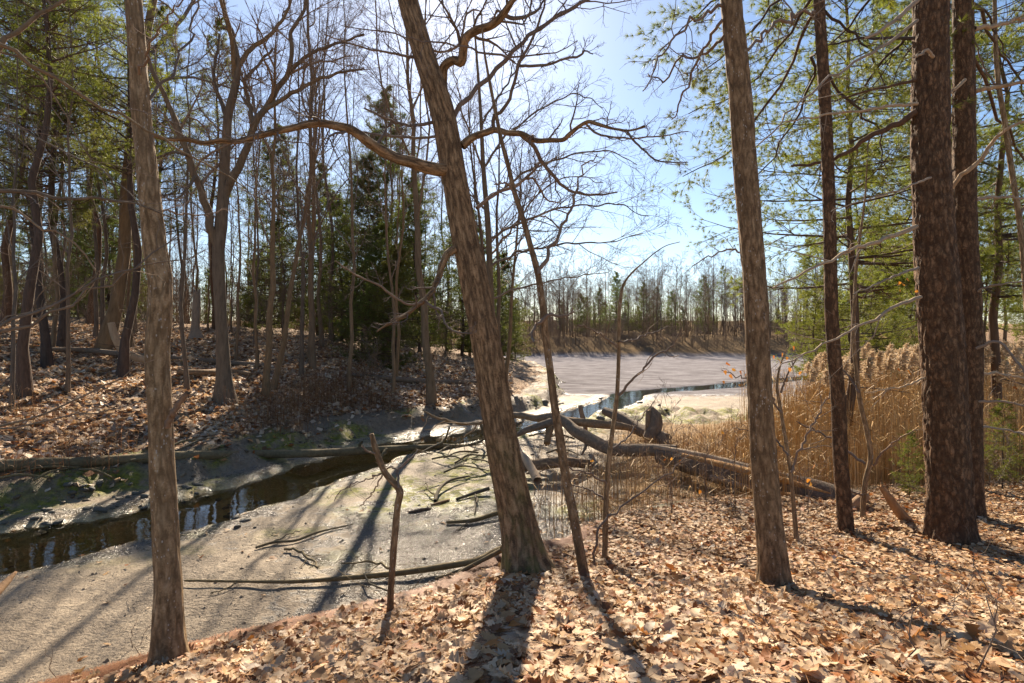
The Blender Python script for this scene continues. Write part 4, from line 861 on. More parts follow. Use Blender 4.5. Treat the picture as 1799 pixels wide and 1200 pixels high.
# golden-green pines at the left
for n, (u, d, i, sc) in enumerate([(-60, 17, 0, 1.0), (110, 23, 1, 1.1), (290, 30, 1, 1.05), (10, 28, 2, 1.0), (160, 33, 0, 1.15), (85, 20, 1, 1.0), (-150, 24, 1, 1.1), (-40, 22, 2, .95), (60, 36, 1, 1.0), (380, 38, 0, 1.1), (-30, 40, 0, 1.1), (210, 44, 1, 1.1)]):
    x = (u - UC) / F0 * d; placed.append((x, d, 1.6))
    tree('pine', i, x, d, sc, ['tall golden-green pine partly beyond the left edge', 'tall golden-green pine behind the gap left of the slim grey-brown tree', 'golden-green pine just right of the slim grey-brown tree, far back', 'golden-green pine far back at the very left', 'golden-green pine far back behind the broad leaning trunk', 'golden-green pine behind the dark pine at the far left', 'golden-green pine standing outside the left edge', 'golden-green pine outside the left edge, close to the dark pine', 'golden-green pine far back right of the dark pine', 'golden-green pine far back behind the forking oak', 'distant golden-green pine outside the left edge', 'distant golden-green pine behind the pine with the curved dead branch'][n], 'pines on the left slope')
rg = np.random.default_rng(77)
USED = set()
LMK = [(45, 'the dark pine at the far left'), (180, 'the broad leaning trunk'), (280, 'the grey-brown tree at the left'), (395, 'the forking oak'), (472, 'the narrow V pair'), (550, 'the straight tree at the log end'), (690, 'the tallest evergreen on the point'), (850, 'the large leaning oak'), (965, 'the thin leaning sapling'), (1082, 'the thin grey sapling'),
       (1272, 'the sparse tall far pine'), (1335, 'the speckled brown tree'), (1462, 'the slender dark pine'), (1650, 'the thick plated pine'), (1780, 'the curving sapling at the right edge')]
def where(u, kind, size, dist):
    """a label no other tree has, from size, looks and the landmarks seen beside it"""
    L = sorted(LMK, key=lambda l: abs(l[0] - u))
    for l in L[:3]:
        du = u - l[0]
        side = 'straight behind' if abs(du) < 14 else ('just ' if abs(du) < 45 else 'well ' if abs(du) > 90 else '') + ('left of' if du < 0 else 'right of')
        for form in ('{s} {k} {r} {l}', '{s} {k} {d}, {r} {l}'):
            t = form.format(s=size, k=kind, d=dist, r=side, l=l[1])
            if t not in USED and len(t.split()) <= 16: USED.add(t); return t
    return None
def scatter(n, ymin, ymax, umin, umax, rad, kinds, kname, srange, cond, group, fallback, tries=8000):
    k = 0
    for _ in range(tries):
        if k >= n: break
        y = math.sqrt(rg.uniform(ymin ** 2, ymax ** 2)); u = rg.uniform(umin, umax); x = (u - UC) / F0 * y
        if not free(x, y, rad) or not cond(x, y): continue
        placed.append((x, y, rad)); sc = rg.uniform(*srange); f = (sc - srange[0]) / (srange[1] - srange[0])
        lab = where(u, kname, ['small', 'lower', 'medium-sized', 'tall', 'very tall'][min(4, int(f * 5))], 'in front' if y < ymin + .33 * (ymax - ymin) else 'in the middle of the stand' if y < ymin + .66 * (ymax - ymin) else 'at the back') if 0 <= u <= 1799 else None
        kd, ii = kinds; tree(kd, ii(k), x, y, sc, lab or fallback, group); k += 1
    return k
hs = lambda x, y: seg_dist(np.array([x]), np.array([y]), HF, True)[0]
I = lambda k: k
scatter(30, 34, 64, -150, 800, 1.3, ('fir', I), 'dense young evergreen', (.55, .95), lambda x, y: hs(x, y) > 9, 'young evergreens on the left slope', 'dense young evergreen in the understory at the top of the left slope')
scatter(20, 20, 62, -150, 880, 1.3, ('oak', I), 'bare hardwood', (.8, 1.15), lambda x, y: hs(x, y) > 2.5, 'bare hardwoods on the left slope', 'bare grey-brown hardwood in the woods on the left slope')
scatter(96, 15, 62, -150, 880, .8, ('pole', I), 'thin bare pole tree', (.75, 1.2), lambda x, y: hs(x, y) > 2, 'pole trees on the left slope', 'thin bare pole tree in the woods on the left slope')
scatter(40, 13, 40, -100, 880, .5, ('brush', I), 'twiggy bare shrub', (.5, 1.0), lambda x, y: hs(x, y) > 1.5, 'bare shrubs on the left slope', 'low twiggy bare shrub on the left slope')
scatter(72, 29, 60, -150, 880, .6, ('thicket', I), 'dense bare thicket shrub', (.7, 1.2), lambda x, y: hs(x, y) > 7, 'thicket at the top of the left slope', 'dense bare thicket shrub at the top of the left slope')
# far shore
for (u, d, h, kind, i, lab) in [(1082, 96, 10.5, 'fir', 1, 'dark conical evergreen across the mud flat'), (1272, 92, 11.5, 'pine', 0, 'sparse tall pine across the mud flat left of the speckled trunk'), (1240, 104, 11, 'fir', 1, 'dark evergreen behind the sparse far pine'), (1130, 108, 10, 'fir', 1, 'rounded evergreen right of the conical one'), (1020, 100, 7, 'fir', 0, 'low evergreen at the left of the far shore'), (1180, 100, 8, 'fir', 1, 'evergreen in the middle of the far shore')]:
    x = (u - UC) / F0 * d; H = {'fir': [10, 14, 6], 'pine': [19, 17, 22]}[kind][i]; placed.append((x, d, 1.5)); tree(kind, i, x, d, h / H, lab)
T_ = lambda x, y: True
scatter(100, 83, 98, 880, 1520, 1.0, ('far', lambda k: 1 + k % 2), 'far thin bare tree', (.42, .95), T_, 'bare trees across the mud flat', 'thin bare tree on the bank across the mud flat')
scatter(110, 96, 150, 850, 1580, 1.5, ('far', lambda k: 0), 'far crowned bare tree', (.5, 1.0), T_, 'woods across the mud flat', 'bare crowned tree in the woods across the mud flat')
scatter(22, 112, 160, 860, 1560, 2.5, ('fir', lambda k: k % 2), 'far evergreen', (.35, .85), T_, 'evergreens across the mud flat', 'evergreen deep in the woods across the mud flat')
scatter(35, 97, 140, 850, 1580, .8, ('thicket', I), 'far thicket shrub', (.7, 1.1), T_, 'shrubs across the mud flat', 'low bare shrub on the bank across the mud flat')
scatter(105, 78.9, 94, 880, 1500, .8, ('thicket', I), 'far bare shrub', (.3, .9), T_, 'shrubs across the mud flat', 'low bare shrub on the bank across the mud flat')
# right hand pines
for (x, y, i, sc, lab) in [(7.3, 12.4, 0, 1.0, 'feathery green pine behind the slender dark pine'), (10.8, 12.6, 0, 1.0, 'feathery green pine between the reeds and the right edge'), (12.5, 17.5, 0, 1.1, 'large feathery pine at the right edge behind the reeds')]:
    placed.append((x, y, 1.5)); tree('near', i, x, y, sc, lab)
scatter(12, 23, 50, 1420, 1900, 1.8, ('near', I), 'yellow-green pine', (.75, 1.15), lambda x, y: x > .58 * y, 'pines beyond the reeds', 'yellow-green pine in the stand beyond the reeds')
scatter(5, 24, 36, 1400, 1640, 1.8, ('near', lambda k: 1), 'low yellow-green pine', (.5, .75), lambda x, y: x > .52 * y, 'pines beyond the reeds', 'low yellow-green pine in the stand beyond the reeds')
scatter(12, 26, 60, 1400, 1900, 1.6, ('oak', I), 'bare tree', (.6, .9), lambda x, y: x > .52 * y, 'bare trees beyond the reeds', 'bare tree among the pines beyond the reeds')
for n, (x, y, sc) in enumerate([(8.1, 9.4, .14), (6.2, 8.9, .10), (10.5, 10.2, .2)]):
    tree('near', 1, x, y, sc, ['small green pine seedling right of the thick plated pine at the edge of the reeds', 'tiny green pine seedling left of the thick plated pine in the reeds', 'larger pine seedling near the right edge in the reeds'][n], 'pine seedlings by the reeds')

# far-off woods that read as one brown mass
def mass(name, label, n, d0, d1, u0, u1, seed, cond=None, hh=(7, 13)):
    r = np.random.default_rng(seed); y = np.sqrt(r.uniform(d0 ** 2, d1 ** 2, n)); u = r.uniform(u0, u1, n); x = (u - UC) / F0 * y
    if cond is not None: k = cond(x, y); x, y = x[k], y[k]; n = len(x)
    z = terrain(x, y)[0]; h = r.uniform(*hh, n) * np.where(r.random(n) < .4, .45, 1); m = 4; t = np.linspace(0, 1, m); P = np.zeros((n, m, 3))
    P[:, :, 0] = x[:, None] + np.cumsum(r.normal(size=(n, m)), 1) * .16; P[:, :, 1] = y[:, None] + np.cumsum(r.normal(size=(n, m)), 1) * .16; P[:, :, 2] = z[:, None] - .3 + h[:, None] * t
    R = (r.uniform(.04, .12, n) * hh[1] / 13)[:, None] * np.linspace(1, .25, m)
    P1, R1 = grow(P, R, 8, .12, 1, .36, 38, 3, .16, .12, .5, .012, .4, .4, r=r); P2, R2 = grow(P1, R1, 4, .2, 1, .6, 40, 2, .2, .06, .7, .012, .5, r=r)
    a = Acc()
    for (p, q, s) in ((P, R, 3), (P1, R1, 3), (P2, R2, 3)):
        V, Q = tubes(p, q, s); a.add(V, Q)
    tag(ob(name, a.mesh(name, [M['fbark']])), label, 'woods', kind='stuff')
mass('distant_woods', 'grey-brown bare woods far behind the mud flat', 800, 104, 175, 800, 1620, 881)
mass('back_woods', 'bare woods far behind the left slope', 620, 58, 105, -250, 800, 882, lambda x, y: (x < -6))
mass('shore_brush', 'tangled brown brush along the shore across the mud flat', 420, 79.2, 96, 860, 1520, 883, None, (1.2, 3.6))

# ------------------------------------------------------------------ fallen wood
def log(name, label, pts, mat, seed, cat='log', lift=.5, limbs=(), amp=.008, fr=16, fs=2, sides=28, lv=None, tw=None, group=None, z_from_ground=True, sub=0, ragged=None, sink=.25):
    """pts: (u, v, w) photo pixels met with the ground"""
    P = []
    for p in pts:
        h = hit(p[0], p[1]); r = p[2] / F0 * h[1] / 2
        d = p[3] if len(p) > 3 else 0.0
        P.append([h[0], h[1], h[2] + r * (1 - sink) + d, r])
    P = np.array(P); b = P[0, :3].copy()
    r0 = root(name, tuple(b), label, cat, group); q = P.copy(); q[:, :3] -= b
    stem('trunk' if cat != 'branch' else 'stick', q, mat, r0, sides, .05, amp, fr, fs, seed, None, sub, ragged=ragged)
    L = []
    for lp in limbs:
        L.append(np.array([[*at(a, c, dd), w / F0 * dd / 2] for (a, c, w, dd) in lp]))
    if L: limbs_on(r0, L, mat, tw or mat, lv, seed + 50, rootloc=b, sides=8, wob=.15)
    return r0, P
LF = [dict(k=4, t0=.3, lr=.4, ang=45, m=5, wob=.25, up=.0, rf=.6, rmin=.004, lenfall=.3), dict(k=3, t0=.2, lr=.5, ang=42, m=4, wob=.25, rf=.7, rmin=.003)]
def flog(name, label, pts, mat, seed, cat='log', limbs=(), lv=None, amp=.008, sides=28, fr=16, fs=2, ragged=None, ds=.05):
    """pts: (u, v, w, depth)"""
    P = []
    for (u, v, w, d) in pts:
        if d is None: h = hit(u, v); r = w / F0 * h[1] / 2; P.append([h[0], h[1], h[2] + r * .55, r])
        else: P.append([*at(u, v, d), w / F0 * d / 2])
    P = np.array(P); b = P[0, :3].copy(); q = P.copy(); q[:, :3] -= b
    r0 = root(name, tuple(b), label, cat); stem('trunk', q, mat, r0, sides, ds, amp, fr, fs, seed, None, 0, ragged=ragged)
    big = [lp for lp in limbs if max(w for (_, _, w, _) in lp) >= 11]; limbs = [lp for lp in limbs if lp not in big]
    for k, lp in enumerate(big):
        Q = np.array([[*at(a, c, dd), w / F0 * dd / 2] for (a, c, w, dd) in lp]); Q[:, :3] -= b
        stem('branch', Q, mat, r0, 18, .04, amp, fr, fs, seed + 60 + k, None, .08, ragged=.14)
    if len(limbs): limbs_on(r0, [np.array([[*at(a, c, dd), w / F0 * dd / 2] for (a, c, w, dd) in lp]) for lp in limbs], mat, mat, lv, seed + 50, rootloc=b, sides=10, wob=.12)
    return r0
flog('fallen_log', 'long mossy fallen trunk lying across the creek from the left edge', [(-60, 830, 24, None), (40, 823, 22, None), (120, 820, 20, None), (200, 814, 18, None), (300, 812, 17, None), (380, 811, 16, None), (470, 803, 15, None), (540, 797, 14, 13.9), (600, 794, 14, 14.6), (700, 788, 11, 15.2), (800, 784, 8, 15.8), (860, 783, 5, 16.2)], M['log'], 301,
     limbs=[[(640, 793, 6, 14.8), (632, 782, 5, 14.8), (637, 776, 4, 14.7)], [(680, 790, 7, 15), (672, 800, 5, 14.8), (668, 810, 4, 14.7)], [(760, 786, 6, 15.5), (780, 775, 4, 15.3), (790, 750, 3, 15.2)], [(790, 785, 6, 15.7), (760, 800, 5, 15), (735, 803, 4, 14.6), (700, 812, 3, 14.3)], [(820, 783, 5, 16), (850, 770, 4, 15.6), (845, 745, 3, 15.4)]], lv=LF)
log('fallen_log', 'long thin fallen log lying across the middle of the leafy slope', [(75, 618, 9), (150, 620, 10), (220, 628, 10), (300, 634, 10), (380, 640, 9), (470, 645, 7)], M['drift'], 302)
flog('dead_branch', 'curved pale dead limb rising from the log on the slope', [(262, 634, 12, 21.5), (235, 626, 13, 21.3), (215, 614, 13, 21.1), (205, 598, 12, 21), (199, 580, 12, 21), (196, 567, 11, 21)], M['pale'], 303, 'branch')
log('fallen_log', 'short rotting log below the long one on the leafy slope', [(312, 660, 10), (350, 662, 12), (400, 658, 11), (442, 662, 9)], M['rot'], 304)
log('fallen_log', 'fallen trunk lying in the shade of the point behind the leaning oak', [(620, 662, 7), (680, 668, 8), (740, 674, 9), (800, 676, 8), (845, 674, 6)], M['drift'], 305)
# the branching driftwood at the creek mouth
flog('driftwood_log', 'big forked driftwood trunk lying beside the creek right of the leaning oak', [(1190, 792, 20, 11.8), (1150, 791, 21, 12.0), (1110, 791, 22, 12.3), (1075, 789, 22, 12.6), (1050, 779, 23, 13), (1030, 768, 23, 13.3), (1010, 757, 21, 13.6), (992, 741, 18, 13.9), (975, 733, 15, 14.1), (945, 735, 12, 14.3), (915, 730, 11, 14.6), (890, 730, 10, 14.8), (865, 735, 7, 15)], M['drift'], 306,
     limbs=[[(980, 738, 15, 14.1), (950, 748, 13, 13.8), (925, 756, 11, 13.6), (908, 764, 8, 13.4)], [(1000, 740, 14, 13.9), (1040, 744, 15, 14.0), (1080, 747, 14, 14.2), (1110, 752, 10, 14.4)], [(968, 745, 15, 14), (965, 760, 13, 13.9), (962, 775, 12, 13.8)], [(1033, 768, 7, 13.3), (1028, 788, 5, 13.1), (1022, 800, 4, 13)], [(905, 730, 8, 14.7), (860, 742, 6, 14.2), (820, 744, 5, 13.9), (780, 738, 4, 13.6), (745, 722, 2.4, 13.3)]], lv=LF[:1], amp=.012, fr=10, fs=1.4)
flog('driftwood_log', 'short thick driftwood stem with a broken stub slanting into the reeds', [(1062, 722, 14, 16.0), (1085, 732, 19, 15.6), (1110, 748, 21, 15.2), (1140, 762, 23, 14.7), (1165, 772, 26, 14.2)], M['drift'], 307,
     limbs=[[(1145, 765, 26, 14.3), (1152, 745, 24, 14.3), (1150, 728, 20, 14.35), (1147, 722, 14, 14.4)], [(1138, 772, 11, 14.4), (1139, 750, 11, 14.3), (1140, 725, 9, 14.3)], [(1165, 772, 20, 14.1), (1168, 780, 16, 14)]], amp=.015, fr=9, fs=1.2, ragged=.25)
flog('broken_post', 'narrow upright broken branch standing in the creek behind the driftwood', [(1030, 772, 8, 14.6), (1028, 745, 8, 14.6), (1022, 725, 8, 14.6), (1020, 712, 7, 14.6)], M['split'], 308, 'branch')
flog('fallen_limb', 'pale fallen limb propped against the foot of the leaning oak', [(945, 845, 16, 8.2), (935, 825, 15, 8.5), (925, 808, 14, 8.9), (915, 795, 9, 9.3), (908, 770, 5, 9.8)], M['pale'], 309, 'branch')
flog('fallen_log', 'dark wet log lying in the mud between the oak and the reeds', [(880, 820, 20, 12.2), (930, 818, 20, 12.2), (990, 812, 19, 12.4), (1040, 816, 15, 12.6)], M['rot'], 310)
# splintered log with a hollow, planks of wood coming loose
r11, P11 = flog('splintered_log', 'large rotten splintered log lying among the reeds behind the speckled brown tree', [(1160, 800, 30, 11.6), (1230, 820, 40, 10.8), (1300, 838, 48, 10.1), (1370, 858, 54, 9.5), (1430, 872, 56, 9.1), (1490, 884, 50, 8.75), (1512, 888, 44, 8.6)], M['rot'], 311, amp=.05, fr=7, fs=.5, sides=56, ragged=.12, ds=.04), None
def splint(pts, seed, mat='split'):
    b = np.array(r11.location); P = np.array([[*at(u, v, d), w / F0 * d / 2] for (u, v, w, d) in pts]); P[:, :3] -= b
    stem('splinter', P, M[mat], r11, 10, .06, .012, 30, 1.2, seed, None, 0, ragged=.15)
for n, s in enumerate([[(1150, 785, 8, 11.6), (1230, 800, 12, 10.8), (1310, 820, 12, 10.0), (1390, 846, 9, 9.3)], [(1200, 800, 9, 11.0), (1290, 822, 13, 10.0), (1370, 842, 11, 9.3), (1460, 868, 7, 8.8)],
    [(1250, 838, 10, 10.3), (1340, 862, 12, 9.5), (1420, 880, 9, 8.9)], [(1360, 866, 12, 9.2), (1420, 880, 13, 8.8), (1475, 893, 9, 8.6)], [(1180, 812, 7, 11.2), (1260, 832, 10, 10.4), (1320, 850, 6, 9.8)], [(1370, 845, 9, 9.3), (1430, 858, 11, 9.0), (1480, 872, 7, 8.7)]]):
    splint(s, 320 + n, 'split' if n % 2 else 'pale')
flog('broken_branch', 'pale broken chunk of wood leaning on the end of the splintered log', [(1495, 895, 18, 8.2), (1508, 882, 17, 8.2), (1520, 872, 14, 8.3)], M['split'], 330, 'branch', amp=.02, ragged=.08)
b12 = hit(1592, 915)
r12 = root('stump', tuple(b12), 'leaning splintered stump at the foot of the thick plated pine', 'stump')
q12 = px3([(1597, 918, 17), (1585, 905, 17), (1572, 888, 15), (1562, 873, 13), (1552, 860, 9)], b12[1]); q12[:, :3] -= b12
stem('trunk', q12, M['split'], r12, 24, .02, .012, 26, 2, 333, None, .1, ragged=.12)
# sticks on the mud
def stick(label, pts, seed, limbs=(), mat='log', name='fallen_branch', group=None):
    P = []
    for (u, v, w, lift) in pts:
        h = hit(u, v); P.append([h[0], h[1], h[2] + lift, w / F0 * h[1] / 2])
    P = np.array(P); b = P[0, :3].copy(); r0 = root(name, tuple(b), label, 'branch', group); q = P.copy(); q[:, :3] -= b
    stem('stick', q, M[mat], r0, 10, .04, .004, 40, 3, seed, None, 0)
    L = []
    for lp in limbs:
        L.append(np.array([[*(lambda h: (h[0], h[1], h[2] + l))(hit(u, v)), w / F0 * 7 / 2] for (u, v, w, l) in lp]))
    if L: limbs_on(r0, L, M[mat], M[mat], LF[:1], seed + 40, rootloc=b, sides=6, wob=.2, m=12)
stick('long straight fallen branch lying on the mud behind the broken sapling', [(325, 1029, 4, .06), (420, 1030, 5, .05), (520, 1029, 7, .05), (600, 1026, 8, .06), (700, 1018, 10, .08), (790, 1008, 11, .10), (885, 992, 11, .16)], 401, [[(700, 1018, 5, .08), (660, 1005, 4, .12), (600, 1003, 2.5, .1)], [(420, 1030, 3, .05), (395, 1040, 2, .03), (370, 1046, 1.4, .02)], [(640, 1022, 3, .1), (675, 1040, 3, .05), (690, 1060, 2, .03)]])
stick('short forked branch lying beside the foot of the leaning oak on the mud', [(765, 1025, 5, .05), (800, 1015, 7, .06), (840, 1003, 8, .08), (885, 990, 9, .14)], 402)
stick('thin crooked branch lying on the pale mud left of centre', [(450, 966, 4, .03), (480, 958, 5, .04), (515, 955, 5, .04), (560, 940, 4, .04), (620, 925, 2, .03)], 403, [[(500, 970, 5, .04), (525, 975, 5, .06), (545, 988, 5, .04), (560, 1000, 3, .02)], [(480, 958, 3, .03), (505, 945, 2.4, .05), (530, 938, 1.6, .05)]])
stick('curved bare branch lying on the shining mud left of the oak', [(765, 885, 6, .05), (772, 868, 6, .09), (790, 855, 5, .12), (825, 845, 3, .1)], 404, [[(768, 880, 5, .05), (755, 870, 4, .1), (748, 862, 3, .14)]])
stick('stubby dark stick lying on the shining mud', [(718, 902, 3.5, .02), (740, 898, 5, .02), (758, 895, 3, .02)], 405, mat='rot')
stick('short dark stick under the curved bare branch', [(758, 890, 3.5, .02), (775, 886, 5, .03), (790, 880, 3, .02)], 406, mat='rot')
stick('long dead branch lying on the mud toward the oak trunk', [(785, 922, 5, .03), (830, 920, 7, .05), (880, 910, 8, .1), (900, 905, 6, .1)], 407, [[(830, 918, 4, .05), (810, 930, 3, .02), (800, 936, 2, .01)]])
stick('forked branch lying on the mud just left of the oak trunk', [(803, 880, 5, .03), (835, 872, 6, .06), (860, 868, 7, .1)], 408, [[(835, 872, 6, .05), (838, 890, 5, .04), (834, 905, 3, .02)]])
TG = ['farthest left by the creek', 'second from its left end', 'pointing left above the mossy mud', 'lowest and nearest to the broken sapling', 'close left of the leaning oak', 'topmost left over the water', 'just right of the leaning oak', 'pointing left behind the thin leaning sapling', 'behind the oak by the pale propped limb', 'under the big forked driftwood']
for n, (u, v, du, dv) in enumerate([(760, 812, 60, 10), (800, 820, 70, -10), (840, 800, -60, 15), (780, 835, 80, 4), (830, 812, 40, 25), (740, 800, 90, -8), (960, 800, 60, 10), (1000, 830, -50, 10), (930, 770, 60, 8), (1010, 775, -60, 6)]):
    stick('bare crooked stick in the branch tangle, ' + TG[n], [(u, v, 3.5, .06), (u + du * .35, v + dv * .5 - 3, 3.2, .16), (u + du * .7, v + dv * .6 + 2, 2.6, .2), (u + du, v + dv, 1.6, .12)], 420 + n, [[(u + du * .4, v + dv * .5 - 2, 2.4, .14), (u + du * .5 + 14, v + dv - 14, 3, .4), (u + du * .5 + 30, v + dv - 16, 2, .45)]], group='tangled sticks beside the creek')
TB = ['lying just below the fallen trunk at the left', 'lowest, on the mossy mud', 'running in from the left edge', 'halfway to the grey-brown tree', 'beside the grey-brown tree', 'above the fallen trunk, past the grey-brown tree', 'slanting up right above the trunk'][:]
for n, (u, v, du, dv) in enumerate([(30, 835, 110, -6), (60, 850, 60, -20), (0, 846, 90, 2), (140, 830, 60, 18), (230, 815, 70, 8), (300, 790, 60, -12), (310, 798, 100, -22)]):
    stick('thin dead stick on the left bank, ' + TB[n], [(u, v, 4, .05), (u + du * .4, v + dv * .4, 4, .12), (u + du, v + dv, 2.5, .08)], 440 + n, group='sticks on the left creek bank')
stick('orange weathered broken limb poking into the frame at the lower left', [(-60, 1160, 16, .35), (-20, 1120, 16, .38), (10, 1094, 13, .42), (28, 1077, 5, .45)], 450, mat='split')

# ------------------------------------------------------------------ stones along the creek
def stone_mesh(seed):
    r = np.random.default_rng(seed); n, k = 7, 10
    V = []
    for i in range(n):
        ph = math.pi * i / (n - 1)
        for j in range(k):
            a = 2 * math.pi * j / k; V.append([math.sin(ph) * math.cos(a), math.sin(ph) * math.sin(a), math.cos(ph)])
    V = np.array(V); V = V * (1 + .32 * noise(V[:, 0] * 1.4 + seed, V[:, 1] * 1.4, V[:, 2] * 1.4, seed))[:, None] * np.array([1, .75, .55])
    i = np.arange(n - 1)[:, None] * k; j = np.arange(k)[None]; jn = (j + 1) % k
    return mk('stone', V, np.stack([i + j, i + k + j, i + k + jn, i + jn], -1).reshape(-1, 4), None, [M['stone']])
SM = [stone_mesh(s) for s in range(6)]
spots = [(rg.uniform(150, 265), rg.uniform(885, 905)) for _ in range(9)] + [(rg.uniform(385, 470), rg.uniform(880, 930)) for _ in range(18)] + [(rg.uniform(300, 420), rg.uniform(848, 885)) for _ in range(10)] + [(rg.uniform(0, 120), rg.uniform(885, 945)) for _ in range(14)] + [(rg.uniform(120, 260), rg.uniform(850, 880)) for _ in range(16)] + [(rg.uniform(950, 1180), rg.uniform(700, 740)) for _ in range(16)] + [(rg.uniform(870, 1060), rg.uniform(790, 850)) for _ in range(10)]
for n, (u, v) in enumerate(spots):
    p = hit(u, v); o = ob('stone', SM[n % 6], None, (p[0], p[1], p[2] + .01)); s = rg.uniform(.03, .10) * (1 if v > 780 else 2.2)
    o.scale = (s, s * rg.uniform(.7, 1.2), s * rg.uniform(.6, 1)); o.rotation_euler = (rg.normal() * .2, rg.normal() * .2, rg.uniform(0, 6.28))
    lab = 'small dark wet stone ' + ('on the far creek edge beside the grey-brown tree' if n < 9 else 'on the near creek edge right of the grey-brown tree' if n < 27 else 'in the far creek edge mud below the long fallen trunk' if n < 37 else 'at the left edge along the far creek bank' if n < 51 else 'on the far bank left of the grey-brown tree' if n < 67 else 'among the mossy hummocks at the creek mouth' if n < 83 else 'in the mud around the driftwood')
    tag(o, lab, 'stone', 'stones along the creek')

# ------------------------------------------------------------------ fallen leaves
WD = [0, .16, .09, .27, .15, .36, .20, .30, 0.0]
def leaf_shape(seed, lo=False):
    r = np.random.default_rng(seed)
    w = np.array([0, .24, .15, .34, .0]) if lo else np.array(WD)
    n = len(w); t = np.linspace(-.5, .5, n); w = w * r.uniform(.75, 1.2, n)
    if seed % 4 == 1: w = .27 * np.sin(np.pi * (t + .5)) ** .8 * r.uniform(.9, 1.1, n)          # plain oval leaves
    if seed % 4 == 2: w = w * .66                                                              # narrow lobed leaves
    c1, c2, tw = r.uniform(-1.2, 2.2), r.uniform(-.6, .9), r.uniform(-.6, .6)
    V = []
    for s in (-1, 0, 1):
        x = s * w; y = t + (np.abs(s) * .05 if s else 0)
        z = c1 * x ** 2 + c2 * t ** 2 + tw * x * t + r.normal(size=n) * .025
        V.append(np.stack([x, y, z], 1))
    V = np.concatenate(V); Q = []
    for i in range(n - 1): Q += [(i, n + i, n + i + 1, i + 1), (n + i, 2 * n + i, 2 * n + i + 1, n + i + 1)]
    return V, np.array(Q)
PAL = np.array([(.64, .435, .25), (.70, .515, .33), (.56, .345, .165), (.40, .205, .08), (.36, .135, .04), (.62, .44, .27), (.20, .095, .045), (.72, .58, .43), (.48, .20, .05)])
PW = np.array([.18, .14, .16, .15, .09, .11, .08, .04, .05]); PW = PW / PW.sum()
def rotm(yaw, tx, ty):
    cy, sy = np.cos(yaw), np.sin(yaw); cx, sx = np.cos(tx), np.sin(tx); cz, sz = np.cos(ty), np.sin(ty)
    Rz = np.zeros((len(yaw), 3, 3)); Rz[:, 0, 0] = cy; Rz[:, 0, 1] = -sy; Rz[:, 1, 0] = sy; Rz[:, 1, 1] = cy; Rz[:, 2, 2] = 1
    Rx = np.zeros_like(Rz); Rx[:, 0, 0] = 1; Rx[:, 1, 1] = cx; Rx[:, 1, 2] = -sx; Rx[:, 2, 1] = sx; Rx[:, 2, 2] = cx
    Ry = np.zeros_like(Rz); Ry[:, 1, 1] = 1; Ry[:, 0, 0] = cz; Ry[:, 0, 2] = sz; Ry[:, 2, 0] = -sz; Ry[:, 2, 2] = cz
    return Rz @ Rx @ Ry
def leaf_mass(acc, pos, size, shapes, tilt=.35, pal=PAL, pw=PW):
    N = len(pos); k = rg.integers(0, len(shapes), N); R = rotm(rg.uniform(0, 6.28, N), rg.normal(size=N) * tilt, rg.normal(size=N) * tilt)
    c = pal[rg.choice(len(pal), N, p=pw)] * rg.uniform(.75, 1.15, (N, 1))
    for i, (V, Q) in enumerate(shapes):
        s = np.nonzero(k == i)[0]
        if not len(s): continue
        X = np.einsum('nij,vj->nvi', R[s], V) * size[s][:, None, None] + pos[s][:, None, :]
        nv = len(V); F = (Q[None] + (np.arange(len(s)) * nv)[:, None, None]).reshape(-1, 4)
        acc.add(X.reshape(-1, 3), F, None, np.repeat(c[s], nv, 0))
HI = [leaf_shape(500 + i) for i in range(8)]; LO = [leaf_shape(520 + i, True) for i in range(8)]
def area(n, r0, r1, u0, u1):
    y = np.sqrt(rg.uniform(r0 ** 2, r1 ** 2, n)); u = rg.uniform(u0, u1, n); return (u - UC) / F0 * y, y
x, y = area(44000, 2.0, 10.5, -80, 1960); z, A, R_, _ = terrain(x, y)
ok = (rg.random(len(x)) < np.clip(A['litter'] * 1.3 - A['need'] * 1.1 + .35 * A['straw'], 0.012, 1)) & ((A['litter'] > .3) | (rg.random(len(x)) < .5) | (A['straw'] > .4))
x, y, z = x[ok], y[ok], z[ok]
pos = np.stack([x, y, z + .008 + .035 * rg.random(len(x)) ** 2], 1); sz = rg.uniform(.045, .105, len(x)) * (1 + .35 * (rg.random(len(x)) < .15))
near_ = y < 4.6
order = np.argsort(y); single = order[:300]; rest = np.setdiff1d(np.arange(len(x)), single)
acc = Acc(); q = rest[near_[rest]]; leaf_mass(acc, pos[q], sz[q], HI, .25); q = rest[~near_[rest]]; leaf_mass(acc, pos[q], sz[q], LO, .24)
tag(ob('leaf_litter', acc.mesh('leaf_litter', [M['leaf']])), 'carpet of curled dry oak leaves covering the near bank', 'leaf litter', kind='stuff')
LM = []
for i in range(27):
    V, Q = HI[i % 8]; LM.append(mk('fallen_leaf', V, Q, None, [M['leaf']], None, True, np.repeat((PAL[i % 9] * rg.uniform(.85, 1.1))[None], len(V), 0)))
cw = np.array([PW[i % 9] for i in range(27)]); cw /= cw.sum()
for i in single:
    o = ob('fallen_leaf', LM[rg.choice(27, p=cw)], None, tuple(pos[i] + [0, 0, .015])); s = sz[i]; o.scale = (s, s, s); o.rotation_euler = (rg.normal() * .35, rg.normal() * .35, rg.uniform(0, 6.28))
    tag(o, 'curled dry oak leaf lying on top of the litter along the front of the bank', 'leaf', 'dry leaves lying at the front of the bank')
